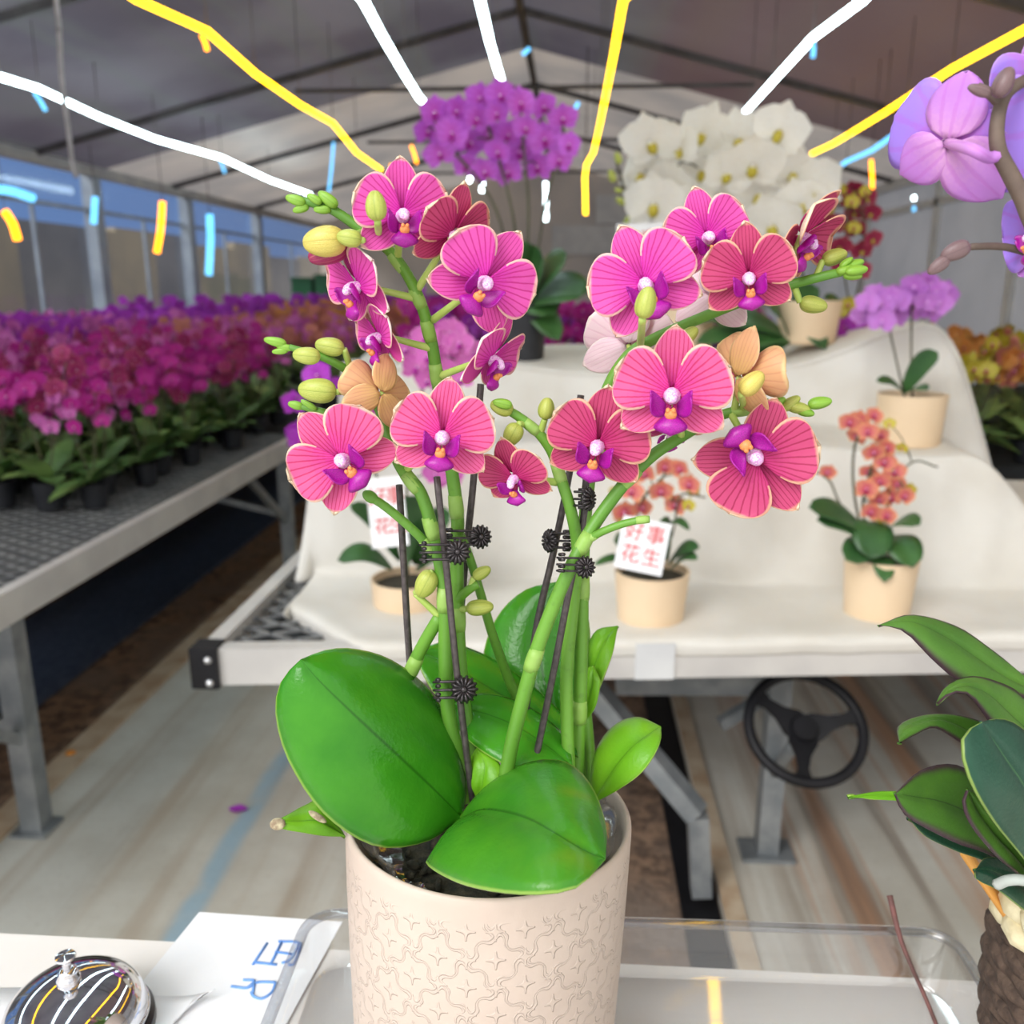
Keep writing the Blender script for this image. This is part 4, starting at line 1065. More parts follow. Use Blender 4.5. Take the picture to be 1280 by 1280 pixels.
for dz in (.0, -.052):
    mb = MB(); mb.lathe([(.0005, .006), (.006, .005), (.0085, 0)], 14, 0, Matrix.Translation((A0.x + .012, A0.y - .010, BZ - .008 + dz)) @ Matrix.Rotation(math.pi / 2, 4, 'X')); mb.build('bolt', M['bolt'], cb)
# legs, braces, shaft and wheel
def leg(x, y, x2=None, y2=None, w=.05): MB().bar((x, y, 0), (x if x2 is None else x2, y if y2 is None else y2, BZ - .08), w, w, 0, (0, 1, 0)).build('leg', M['steel'], b3, False)
lf = at_z(957, 1066, 0); leg(lf.x, lf.y, None, None, .055); leg(-.6, 2.9); leg(.55, 3.3); leg(1.9, 2.5); leg(1.9, 3.3)
MB().box((lf.x - .07, lf.y - .05, 0), (lf.x + .07, lf.y + .05, .012)).build('foot_plate', M['steel'], b3, False)
ba, bb = at(742, 862, 2.1), at(872, 1018, 1.97)
MB().bar(ba, bb, .05, .05).build('brace', M['steel'], b3, False)
MB().bar(bb, (bb.x + .02, bb.y, 0), .05, .05, 0, (0, 1, 0)).build('leg', M['steel'], b3, False)
MB().bar(at(770, 850, 2.3), at(985, 850, 2.25), .05, .07).build('cross_beam', M['steel'], b3, False)
MB().bar(at(985, 855, 2.25), at(900, 905, 2.2), .03, .03).build('brace', M['steel'], b3, False)
wc = at(1007, 909, 1.90); kpx = depth(wc) / F; wr = 70 * kpx
wh = MB(); WM = Matrix.Translation(wc) @ orient(wc, 12, 22, 0).to_4x4()
wh.tube([WM @ Vector((wr * math.cos(2 * math.pi * i / 48), wr * math.sin(2 * math.pi * i / 48), 0)) for i in range(49)], 6.8 * kpx, 12, 0, False)
hw = wh.build('hand_wheel', M['black'], b3)
for a in (152, 22, -92):
    mb = MB(); a = math.radians(a); d = Vector((math.cos(a), math.sin(a), 0)); s_ = Vector((-d.y, d.x, 0)); vs = []
    for r, w in ((.0, .26), (.25, .25), (.5, .13), (.75, .09), (.97, .16)):
        for dz in (.05, -.06):
            for sg in (1, -1): vs.append(WM @ ((d * r + s_ * w * sg + Vector((0, 0, dz - .18 * (1 - r)))) * wr))
    fs = []
    for i in range(4):
        b_ = i * 4
        fs += [(b_, b_+1, b_+5, b_+4), (b_+3, b_+2, b_+6, b_+7), (b_+1, b_+3, b_+7, b_+5), (b_+2, b_, b_+4, b_+6)]
    fs += [(16, 17, 19, 18), (0, 2, 3, 1)]
    mb.add(vs, fs); mb.build('spoke', M['black'], hw, True, 50)
mb = MB(); mb.lathe([(.001, .0), (wr * .22, -.0), (wr * .27, -wr * .12), (wr * .25, -wr * .35), (.001, -wr * .35)], 24, 0, WM); mb.build('hub', M['black'], hw, True, 40)
MB().tube([WM @ Vector((0, 0, -wr * .3)), WM @ Vector((0, 0, -.35))], .016, 12).build('shaft', M['steel'], b3)

# ================================================================ draped cloth over the steps
def prof(x):
    r = smoothstep(.55, 1.25, x); lft = smoothstep(-.45, -.75, x)
    fy = A0.y + dv.y * (x - A0.x)
    hem = min(fy + .03 + max(0, (-.44 - x) * 1.15), 1.99)
    t1 = BZ + .37 + .015 * math.sin(x * 5); t2 = 1.285 + .11 * smoothstep(.55, .95, x) 
    fall = .9 * smoothstep(.97, 1.30, x)
    y1, y2, y3 = 2.18, 2.52, 3.05
    P = [(hem - .028, BZ - .02), (hem - .02, BZ + .016), (hem + .10, BZ + .014), (y1 - .08, BZ + .02), (y1 - .03, BZ + .045), (y1, BZ + .14), (y1 + .02, t1 - .1), (y1 + .03, t1 - .025), (y1 + .06, t1), (y2 - .10, t1 + .006), (y2 - .04, t1 + .03), (y2 - .01, t2 - .08), (y2 + .01, t2 - .02), (y2 + .05, t2), (y3 - .04, t2 + .01), (y3, t2 - .03), (y3 + .02, BZ + .02)]
    out = []
    for y, z in P:
        z2 = BZ + .014 + (z - BZ - .014) * (1 - fall * .96) if z > BZ + .014 else z
        out.append(Vector((x, y + .02 * math.sin(x * 7 + z * 3) * (z > BZ + .06), z2)))
    return out
xs = [-.655 + 2.67 * i / 130 for i in range(131)]
g = []
for x in xs:
    row = crom(prof(x), 5)
    row = [p + Vector((.0, .0, 0)) for p in row]
    for p in row:
        a = smoothstep(BZ + .02, BZ + .1, p.z)
        p.y += .034 * a * mnoise.noise(Vector((p.x * 5.5 + p.z * 1.5, p.z * 1.2, 3.3))) + .008 * a * mnoise.noise(Vector((p.x * 16, p.z * 2, 1)))
        p.z += .022 * mnoise.noise(Vector((p.x * 3.3, p.y * 4.2, 7.1))) * smoothstep(BZ + .01, BZ + .05, p.z) + .004 * mnoise.noise(Vector((p.x * 10, p.y * 8, 2)))
    g.append(row)
L0 = []                                     # the end hangs down to the bench in soft folds
for k in range(8, 0, -1):
    t_ = k / 8; row = []
    for j, p in enumerate(g[0]):
        z = p.z + (BZ + .016 - p.z) * (t_ ** .8) if p.z > BZ + .016 else p.z
        fl_ = (.035 + .012 * math.sin(j * .55) * t_) * smoothstep(BZ, 1.0, p.z) + .008
        row.append(Vector((p.x - fl_ * (t_ ** .45), p.y - .04 * t_ * math.sin(j * .3), z)))
    L0.append(row)
g = L0 + g
mb = MB(); mb.sheet(g, 0, None, .002, flip=False)
tag(mb.build('display_cloth', M['cloth']), 'cream white cloth draped in folds over the stepped display on the rolling bench', 'cloth')
# ================================================================ smaller orchids
def blossom(seed, mats=None, lip=True):
    mb = MB(); rnd = random.Random(seed)
    for k, (a, L, w, z0) in enumerate(((90, .5, .38, -.02), (-38, .48, .36, -.02), (-142, .48, .36, -.02), (20, .52, .62, .02), (160, .52, .62, .02))):
        a = math.radians(a + rnd.uniform(-5, 5)); ca, sa = math.cos(a), math.sin(a); g = []; uv = []
        for i in range(6):
            t = i / 5; ww = w / 2 * [.2, .62, .95, 1, .78, .25][i]; row = []
            for u in (-1, 0, 1):
                al, ac = .02 + L * t - .04 * abs(u), u * ww
                row.append(Vector((al * ca - ac * sa, al * sa + ac * ca, z0 + .06 * t * t + .04 * abs(u)))); uv.append((u * .5 + .5, t))
            g.append(row)
        mb.sheet(g, 0 if k > 2 else 1, None, 0, uv, flip=True)
    if lip:
        ell(mb, (0, -.09, .09), (.09, 0, 0), (0, .12, .03), (0, -.02, .07), 2, 7, 5)
        ell(mb, (0, .02, .09), (.045, 0, 0), (0, .045, 0), (0, 0, .06), 3, 6, 4)
    return mb
def pm(name, base, mid, vein, edge): return m_petal(name, base, mid, vein, edge, 11, .9, .35)
M['p_purple'] = pm('violet_purple_petal', (218, 104, 218), (212, 112, 232), (176, 50, 190), (216, 130, 232))
M['p_white'] = plain('white_petal', (255, 254, 251), (248, 246, 240), 30, .5, trans=.45)
M['p_bella'] = pm('apricot_pink_petal', (206, 84, 112), (224, 142, 116), (190, 70, 96), (240, 200, 120))
M['p_peach'] = pm('rose_yellow_petal', (206, 74, 106), (232, 150, 120), (190, 60, 96), (240, 206, 130))
M['p_burg'] = pm('burgundy_petal', (150, 36, 74), (166, 50, 84), (120, 20, 56), (196, 120, 110))
M['p_lilac'] = pm('pale_lilac_petal', (214, 132, 224), (206, 136, 224), (190, 110, 206), (222, 160, 230))
M['p_mag'] = pm('deep_magenta_petal', (198, 40, 146), (190, 44, 156), (156, 20, 116), (214, 90, 176))
M['p_violet'] = pm('deep_violet_petal', (176, 52, 190), (186, 68, 206), (148, 30, 160), (204, 116, 220))
M['p_wine'] = pm('wine_red_petal', (160, 40, 104), (182, 64, 124), (132, 24, 84), (220, 150, 150))
M['p_pink'] = pm('rose_pink_petal', (226, 130, 204), (220, 116, 200), (196, 76, 170), (236, 172, 216))
M['p_orange'] = pm('amber_petal', (226, 164, 84), (218, 150, 84), (200, 104, 66), (236, 190, 110))
M['p_peach2'] = pm('dusky_peach_petal', (216, 146, 122), (206, 130, 120), (186, 96, 106), (226, 176, 140))
M['y_center'] = plain('yellow_green_lip', (200, 190, 70), (180, 160, 40), 90, .5)
M['r_center'] = plain('dark_red_lip', (176, 30, 84), (150, 20, 70), 90, .5)
def bmesh_of(key, mats, seed): return blossom(seed).mesh('flower', [M[k] for k in mats])
BL = {'purple': ('p_purple', 'p_purple', 'lip', 'column'), 'white': ('p_white', 'p_white', 'y_center', 'p_white'), 'bella': ('p_bella', 'p_bella', 'r_center', 'column'), 'peach': ('p_bella', 'p_peach', 'r_center', 'column'),
      'burg': ('p_burg', 'p_burg', 'y_center', 'r_center'), 'lilac': ('p_lilac', 'p_lilac', 'p_lilac', 'column'), 'violet': ('p_violet', 'p_violet', 'lip', 'column'), 'mag': ('p_mag', 'p_mag', 'lip', 'column'),
      'wine': ('p_wine', 'p_wine', 'r_center', 'column'), 'rose': ('p_pink', 'p_pink', 'lip', 'column'), 'orange': ('p_orange', 'p_orange', 'r_center', 'column'), 'peach2': ('p_peach2', 'p_peach2', 'r_center', 'column'), 'yellow': ('y_center', 'y_center', 'r_center', 'column')}
BM = {k: bmesh_of(k, v, 5 + i) for i, (k, v) in enumerate(BL.items())}

def pot_mesh(mb, c, r, h, taper=.86, mi=0, foot=.0):
    T = Matrix.Translation(c)
    pr = [(.001, 0), (r * taper * .86, 0), (r * taper * .86, foot), (r * taper, foot + .004), (r * .99, h - .006), (r, h), (r * .93, h), (r * .92, h - .02), (.001, h - .022)]
    mb.lathe(pr, 32, mi, T)
def dleaf(parent, base, tip, w, droop=.02, mat='leaf_f', face=None):
    """leaf from base to tip, its blade turned to face up and towards the aisle"""
    b, t_ = Vector(base), Vector(tip); d = t_ - b
    n = Vector((0, -.6, .8)) if face is None else Vector(face); s = d.cross(n).normalized() * w
    g = []; uv = []
    for i in range(11):
        t = i / 10; ww = (t ** .55) * ((1 - t) ** .5) * 1.9 if 0 < t < 1 else .03
        ww = max(ww, .18 if t < .4 else .02); c = b + d * t + Vector((0, 0, droop * math.sin(math.pi * t)))
        row = []
        for j in range(-2, 3):
            u = j / 2; row.append(c + s * ww * u - Vector(n) * (.10 * w * (1 - abs(u)))); uv.append((u * .5 + .5, t))
        g.append(row)
    mb = MB(); mb.sheet(g, 0, None, .0015, uv); return mb.build('leaf', M[mat], parent)
def spike_of(parent, pts, blooms, kind, size, r=.0035, mat='stem_far', jit=.05, seed=1, lean=None):
    """a flower spike with its blossoms (sub-parts); blooms = photo points with distances"""
    rnd = random.Random(seed)
    mb = MB(); P = [Vector(p) for p in pts]; mb.tube(P, r, 7, 0, True, 5)
    C = []
    for (px, py, Y) in blooms:
        p = at(px, py, Y + rnd.uniform(-jit, jit)); C.append(p)
        q = min(crom(P, 5), key=lambda a: (a - p).length)
        if (q - p).length > .004: mb.tube([q, q.lerp(p, .5) + Vector((0, 0, .012)), p + Vector((0, .006, 0))], r * .55, 5, 0, True, 3)
    sp = mb.build('flower_spike', M[mat], parent)
    for p in C:
        k = size * depth(p) / F * rnd.uniform(.86, 1.14)
        put_obj('flower', BM[kind], sp, p, orient(p, rnd.uniform(-34, 34), rnd.uniform(-30, 10), rnd.uniform(-20, 20)), k)
    return sp
def scatter(x0, y0, x1, y1, n, Y, seed, dmin):
    rnd = random.Random(seed); out = []; tries = 0
    while len(out) < n and tries < 6000:
        tries += 1
        u, v = rnd.uniform(-1, 1), rnd.uniform(-1, 1)
        if u * u + v * v > 1.05: continue
        p = ((x0 + x1) / 2 + u * (x1 - x0) / 2, (y0 + y1) / 2 + v * (y1 - y0) / 2)
        if all((p[0] - q[0]) ** 2 + (p[1] - q[1]) ** 2 > dmin * dmin for q in out): out.append((p[0], p[1], Y))
    return out
def display(px, ytop, ybot, wpx, Y, label, potmat='beige', name='potted_orchid', taper=.86, foot=.0, group=None):
    """pot from its place in the photo: centre column, rim and base rows, width"""
    c = at(px, ybot, Y); r = wpx / 2 * depth(c) / F; h = at(px, ytop, Y).z - c.z
    o = thing(name, c, label, 'potted plant', group)
    mb = MB(); pot_mesh(mb, c, r, h, taper, 0, foot); mb.build('pot', M[potmat], o, True, 40)
    mb = MB(); mb.lathe([(.0005, h - .012), (r * .5, h - .012), (r * .9, h - .018)], 20, 0, Matrix.Translation(c)); mb.build('potting_mix', M['mix'], o)
    return o, c, r, h
# purple orchid in a black pot on the top step
o, c, r, h = display(650, 378, 464, 66, 2.66, 'tall violet-purple orchid in a black pot on the top step of the cloth', 'blackpot')
tp = c + Vector((0, 0, h))
bl = scatter(528, 118, 724, 216, 34, 2.62, 5, 24)
grp = [[], [], [], []]
for b in bl: grp[min(3, int((b[0] - 528) / 50))].append(b)
for k, (tx, ty) in enumerate(((545, 165), (602, 130), (650, 140), (705, 165))):
    spike_of(o, [tp + Vector(((k - 1.5) * .012, 0, -.01)), at(635 + k * 12, 320, 2.66), at(612 + k * 24, 245, 2.65), at(tx, ty, 2.63)], grp[k], 'purple', 40, .004, 'stem_far', .07, k)
for bx, tx, ty, w in ((640, 600, 340, .075), (648, 640, 300, .07), (660, 708, 318, .07), (655, 735, 362, .085), (650, 695, 390, .075), (640, 615, 388, .07), (656, 675, 312, .07), (652, 700, 425, .05)):
    dleaf(o, at(bx, 374, 2.66), at(tx, ty, 2.58), w, .02)
# white orchid, beige pot
o, c, r, h = display(1008, 376, 430, 78, 2.72, 'large white orchid in a beige pot on the top step of the cloth')
tp = c + Vector((0, 0, h))
B1 = [(940, 205), (975, 165), (990, 215), (950, 245), (1000, 255), (965, 280), (1020, 235), (925, 175), (910, 215)]
spike_of(o, [tp, at(990, 300, 2.78), at(965, 220, 2.78), at(980, 160, 2.76)], [(x, y, 2.74) for x, y in B1], 'white', 74, .005, 'stem_far', .06, 31)
B2 = [(815, 175), (850, 185), (875, 165), (800, 215), (840, 225), (880, 215), (815, 255), (860, 262), (895, 255), (845, 290), (895, 190)]
for bx, tx, ty, w in ((990, 905, 440, .06), (985, 960, 380, .06), (1000, 1032, 436, .035), (985, 890, 400, .055), (990, 930, 470, .04), (995, 1015, 355, .04), (985, 870, 428, .045)): dleaf(o, at(bx, 420, 2.70), at(tx, ty, 2.62), w, .03, 'leaf_f')
o, c, r, h = display(850, 385, 462, 80, 2.80, 'large white orchid behind the pink orchid, beside a small red-printed card')
tp = c + Vector((0, 0, h))
spike_of(o, [tp, at(838, 320, 2.84), at(835, 250, 2.83), at(850, 170, 2.80)], [(x, y, 2.78) for x, y in B2], 'white', 72, .005, 'stem_far', .06, 32)
for x0, y0, x1, y1 in ((775,205,770,190), (768,228,762,212), (782,255,770,248), (790,270,780,280), (778,240,768,236), (800,285,792,296)):
    bud(o, 'bud', x0, y0, x1, y1, 2.76, .9)
mb = MB(); mb.tube([at(838, 300, 2.82), at(805, 280, 2.79), at(785, 250, 2.77), at(770, 200, 2.76)], .004, 6, 0, True, 4); mb.build('flower_stem', M['stem_far'], o)
for bx, tx, ty, w in ((850, 790, 400, .05), (850, 905, 395, .05), (850, 840, 440, .05)): dleaf(o, at(bx, 415, 2.78), at(tx, ty, 2.70), w, .03)
# burgundy orchid behind, its leaves and pot on the far edge
o, c, r, h = display(1062, 395, 420, 44, 2.95, 'small burgundy orchid with yellow-green buds standing behind the white orchid')
tp = c + Vector((0, 0, h))
spike_of(o, [tp, at(1055, 330, 2.95), at(1062, 240, 2.95)], scatter(1020, 235, 1098, 345, 15, 2.93, 8, 19), 'burg', 28, .003, 'stem_far', .05, 3)
spike_of(o, [tp, at(1078, 330, 2.95), at(1080, 270, 2.95)], scatter(1035, 230, 1098, 290, 6, 2.93, 9, 18), 'yellow', 18, .003, 'stem_far', .05, 4)
dleaf(o, at(1062, 395, 2.95), at(1030, 372, 2.9), .03); dleaf(o, at(1062, 395, 2.95), at(1090, 380, 2.9), .03)
# yellow flowers over violet ones
o, c, r, h = display(1085, 420, 440, 40, 2.90, 'small orchid with dull yellow flowers beside the burgundy orchid')
spike_of(o, [c + Vector((0, 0, h)), at(1075, 395, 2.9)], scatter(1045, 376, 1120, 408, 12, 2.88, 12, 13), 'yellow', 24, .003, 'stem_far', .03, 6)
o, c, r, h = display(1072, 425, 440, 40, 2.80, 'small deep violet orchid low on the top step beside the yellow one')
spike_of(o, [c + Vector((0, 0, h)), at(1072, 412, 2.8)], scatter(1045, 402, 1098, 434, 10, 2.78, 13, 12), 'violet', 26, .003, 'stem_far', .03, 7)
# twin lilac balls, wide beige pot on the lower step
o, c, r, h = display(1134, 492, 556, 82, 2.36, 'pair of pale lilac flower heads on thin stems in a wide beige pot', 'beige', taper=.9)
tp = c + Vector((0, 0, h))
spike_of(o, [tp + Vector((-.02, 0, -.01)), at(1118, 440, 2.37), at(1106, 384, 2.37)], scatter(1072, 366, 1126, 404, 9, 2.35, 15, 13), 'lilac', 34, .0026, 'stem_far', .03, 8)
spike_of(o, [tp + Vector((.0, 0, -.01)), at(1139, 440, 2.37), at(1140, 372, 2.37)], scatter(1124, 352, 1184, 392, 10, 2.36, 16, 13), 'lilac', 34, .0026, 'stem_far', .03, 9)
dleaf(o, at(1128, 490, 2.36), at(1172, 440, 2.30), .034, .02); dleaf(o, at(1130, 490, 2.36), at(1096, 476, 2.32), .018, .015); dleaf(o, at(1134, 490, 2.36), at(1160, 486, 2.3), .022, .01)
# apricot orchid beside the wheel side
o, c, r, h = display(1094, 694, 772, 88, 1.98, 'apricot-pink orchid with round dark leaves in a beige pot low on the cloth')
tp = c + Vector((0, 0, h))
bl = [(1075,525),(1092,520),(1062,528),(1085,540),(1100,545),(1072,545),(1092,565),(1105,578),(1085,590),(1110,560),(1118,590),(1100,602),(1082,612),(1122,605),(1098,625),(1115,622),(1130,620),(1088,640),(1108,645)]
spike_of(o, [tp + Vector((-.03, 0, -.01)), at(1068, 620, 1.98), at(1068, 560, 1.97), at(1084, 524, 1.96)], [(x, y, 1.96) for x, y in bl[:6]], 'bella', 26, .003, 'stem_far', .03, 10)
spike_of(o, [tp + Vector((.0, 0, -.01)), at(1078, 640, 1.98), at(1095, 575, 1.96), at(1118, 590, 1.95), at(1135, 620, 1.94)], [(x, y, 1.95) for x, y in bl[6:]], 'peach', 27, .003, 'stem_far', .03, 11)
spike_of(o, [tp + Vector((-.02, 0, -.01)), at(1050, 630, 1.97), at(1036, 600, 1.96), at(1010, 586, 1.95)], [(1034, 590, 1.95)], 'peach', 22, .0025, 'stem_far', .01, 12)
spike_of(o, [tp + Vector((.02, 0, -.01)), at(1110, 620, 1.97), at(1140, 578, 1.95), at(1172, 584, 1.94)], [(1128, 560, 1.95), (1138, 612, 1.94), (1112, 530, 1.95), (1104, 650, 1.94)], 'yellow', 17, .0022, 'stem_far', .02, 13)
for (bx, by), (tx, ty), w in (((1085,668),(1012,634),.038), ((1088,680),(1022,650),.03), ((1088,650),(1090,698),.05), ((1105,665),(1150,655),.03), ((1110,670),(1142,708),.046), ((1100,690),(1106,727),.028), ((1095,690),(1058,700),.04)):
    dleaf(o, at(bx, by, 1.97), at(tx, ty, 1.88), w, .02, 'leaf_f')
# middle orchid with card
o, c, r, h = display(812, 712, 788, 92, 1.92, 'small rose-and-yellow orchid in a beige pot behind the four-character card', foot=.018)
tp = c + Vector((0, 0, h))
spike_of(o, [tp, at(800, 670, 1.93), at(800, 630, 1.92), at(830, 595, 1.92)], [(x, y, 1.91) for x, y in [(790,615),(802,635),(826,614),(845,632),(850,586),(830,584),(780,640),(806,592),(862,606)]], 'peach', 30, .003, 'stem_far', .03, 14)
spike_of(o, [tp, at(840, 670, 1.93), at(850, 620, 1.92), at(882, 622, 1.92)], [(868,614,1.92), (776,655,1.92), (770,615,1.92), (860,632,1.92)], 'yellow', 17, .0022, 'stem_far', .02, 15)
for bx, by, tx, ty, w in ((835,705,874,684,.02), (838,712,872,698,.016), (800,705,768,676,.03), (800,708,742,706,.012), (835,700,826,650,.03), (830,660,862,662,.012)): dleaf(o, at(bx, by, 1.92), at(tx, ty, 1.86), w, .02)
# orchid behind the tall pink one
o, c, r, h = display(512, 722, 790, 92, 1.98, 'violet orchid in a beige pot mostly hidden by the tall pink orchid, with printed card')
tp = c + Vector((0, 0, h))
spike_of(o, [tp, at(508, 640, 1.99), at(515, 540, 2.0), at(545, 430, 2.0)], scatter(505, 415, 592, 480, 13, 2.0, 21, 18) + [(455,520,1.98), (470,508,1.98), (560,595,1.98), (545,592,1.98)], 'rose', 38, .003, 'stem_far', .04, 16)
spike_of(o, [tp, at(490, 640, 1.98), at(450, 560, 1.97), at(380, 500, 1.96)], [(376,548,1.96), (372,540,1.96), (366,505,1.96), (398,470,1.96), (415,485,1.96)], 'violet', 36, .003, 'stem_far', .03, 17)
for bx, by, tx, ty, w in ((500,700,438,630,.026), (490,710,422,700,.03), (520,705,520,620,.05), (525,705,562,640,.04), (505,712,520,668,.04), (520,712,590,690,.03)): dleaf(o, at(bx, by, 1.97), at(tx, ty, 1.91), w, .03)

# printed cards
def sign(px, py, Y, wpx, hpx, tilt, label, rows, stick=None):
    p = at(px, py, Y); k = depth(p) / F; R = orient(p, 0, 0, tilt); T = Matrix.Translation(p) @ R.to_4x4()
    o = thing('sign_card', p, label, 'sign', 'printed gift cards'); w, h = wpx * k / 2, hpx * k / 2
    MB().box((-w, -h, -.0012), (w, h, 0), 0, T).build('card', M['paper'], o, False)
    if stick: MB().tube([p - R @ Vector((0, h, .002)), at(*stick)], .003, 6).build('stick', M['stake'], o)
    for (ch, u, v, s) in rows:
        cu = bpy.data.curves.new('lettering', 'FONT'); cu.body = ch; cu.size = s * k; cu.align_x = 'CENTER'; cu.align_y = 'CENTER'; cu.extrude = .0002; cu.offset = .0004 * s / 30
        to = bpy.data.objects.new('lettering', cu); COL.objects.link(to)
        bpy.context.view_layer.update()
        me = bpy.data.meshes.new_from_object(to.evaluated_get(bpy.context.evaluated_depsgraph_get())); bpy.data.objects.remove(to)
        me.materials.clear(); me.materials.append(M['red'])
        me.transform(Matrix.Translation(-p) @ T @ Matrix.Translation((u * w, v * h, .0004)))
        link('lettering', me, o)
sign(803, 682, 1.83, 60, 66, -9, 'white card with four red characters standing in the small rose-and-yellow orchid pot', [('好', -.42, .44, 25), ('事', .46, .42, 25), ('花', -.42, -.42, 25), ('生', .46, -.44, 25)])
sign(484, 640, 1.85, 46, 88, 4, 'white card with red characters half hidden behind the tall pink orchid', [('好', -.45, .42, 24), ('事', .5, .42, 24), ('花', -.3, -.42, 22), ('生', .52, -.42, 22)])
sign(800, 301, 2.70, 58, 42, 2, 'small white card with red print below the white orchid blooms', [('好', -.45, 0, 24), ('事', .4, 0, 24)], (828, 392, 2.76))

# ---------------------------------------------------------------- rows of nursery orchids
def nursery_proto(kinds, seed, spikes=2, hgt=.40, nb=9, sz=.062, leafmats=('leaf_c', 'leaf_c2')):
    rnd = random.Random(seed)
    o = bpy.data.objects.new('potted_orchid', None); COL.objects.link(o); o['category'] = 'potted plant'
    mb = MB(); pot_mesh(mb, Vector((0, 0, 0)), .05, .09, .8); mb.build('pot', M['blackpot'], o, True, 40)
    mb = MB()
    for k in range(8):
        a = k * 2.4 + rnd.uniform(-.4, .4); L = rnd.uniform(.13, .23); w = rnd.uniform(.032, .048)
        d = Vector((math.cos(a), math.sin(a), rnd.uniform(.1, 1.3))).normalized(); s = Vector((-math.sin(a), math.cos(a), 0)); g = []; uv = []
        for i in range(7):
            t = i / 6; c = Vector((0, 0, .10)) + d * L * t + Vector((0, 0, -.06 * t * t)); ww = w * [.3, .7, .95, 1, .9, .65, .1][i]
            g.append([c - s * ww, c - Vector((0, 0, .006)), c + s * ww]); uv += [(0, t), (.5, t), (1, t)]
        mb.sheet(g, 0 if rnd.random() < .7 else 1, None, 0, uv)
    mb.build('foliage', [M[m] for m in leafmats], o)
    for k in range(spikes):
        mb = MB(); a = rnd.uniform(-.5, .5) + (k - .5) * 1.2
        tip = Vector((.10 * math.sin(a) + rnd.uniform(-.03, .03), -.05 + rnd.uniform(-.03, .03), hgt * rnd.uniform(.9, 1.08)))
        pts = crom([Vector((0, 0, .09)), Vector((tip.x * .3, tip.y * .2, hgt * .45)), Vector((tip.x * .7, tip.y * .5, hgt * .8)), tip], 4); mb.tube(pts, .0028, 5, 4)
        kind = kinds[(k + seed // 10) % len(kinds)]; b = blossom(seed + k, None, True)
        for i in range(nb):
            t = .62 + .38 * i / (nb - 1); p = pts[min(len(pts) - 1, int(t * (len(pts) - 1)))] + Vector((rnd.uniform(-.06, .06), rnd.uniform(-.06, .04), rnd.uniform(-.03, .03)))
            a2 = rnd.uniform(-.8, .8) + (math.pi * .35 if rnd.random() < .3 else 0); R = Matrix.Rotation(a2, 4, 'Z') @ Matrix.Rotation(math.pi / 2 + rnd.uniform(-.4, .5), 4, 'X')
            T = Matrix.Translation(p) @ R @ Matrix.Scale(sz * rnd.uniform(.8, 1.2), 4)
            n0 = len(mb.v); mb.v += [T @ v for v in b.v]; mb.f += [tuple(q + n0 for q in f) for f in b.f]; mb.mi += b.mi; mb.uv += b.uv
        mb.build('flower_spike', [M[m] for m in BL[kind]] + [M['stem_far']], o)
    return o
def copy_tree(o):
    c = o.copy(); COL.objects.link(c)
    for ch in o.children:
        d = ch.copy(); COL.objects.link(d); d.parent = c
    return c
def nursery(kinds, seed, spots, label, group, z, hgt=.40, sz=.062, nb=9, protos=3, scale=(.9, 1.12), **kw):
    P = [nursery_proto(kinds, seed + 10 * i, hgt=hgt, sz=sz, nb=nb, **kw) for i in range(protos)]; rnd = random.Random(seed)
    for i, (x, y) in enumerate(spots):
        o = P[i] if i < protos else copy_tree(P[rnd.randrange(protos)])
        o.location = (x, y, z); o.rotation_euler = (0, 0, rnd.uniform(-.5, .5)); s = rnd.uniform(*scale); o.scale = (s, s, s)
        tag(o, label, 'potted plant', group)
def grid(x0, x1, y0, y1, dx, dy, seed, jit=.3, keep=None):
    rnd = random.Random(seed); out = []; y = y0; k = 0
    while y <= y1:
        x = x1 - (dx / 2 if k % 2 else 0)
        while x >= x0:
            p = (x + rnd.uniform(-jit, jit) * dx * .5, y + rnd.uniform(-jit, jit) * dy * .5)
            if keep is None or keep(*p): out.append(p)
            x -= dx
        y += dy; k += 1
    return out
zt = BZ + .002
near = grid(-2.86, -1.64, 2.88, 5.2, .172, .205, 1)
nursery(('wine', 'mag', 'rose', 'mag'), 101, near, 'dark-leaved nursery orchid with wine and magenta blooms on the long mesh bench', 'magenta orchids on the long bench', zt, .46, .062, 10, 4, spikes=2)
nursery(('peach2', 'rose'), 202, grid(-2.86, -1.58, 5.5, 7.8, .25, .30, 2), 'peach and rose nursery orchid farther along the long mesh bench', 'peach orchids on the long bench', zt, .50, .07, 9, 3)
nursery(('rose', 'violet'), 404, grid(-4.5, -3.2, 4.0, 8.0, .28, .34, 4), 'lilac and violet nursery orchid on the bench along the windows', 'lilac orchids by the windows', zt, .50, .085, 9, 3)
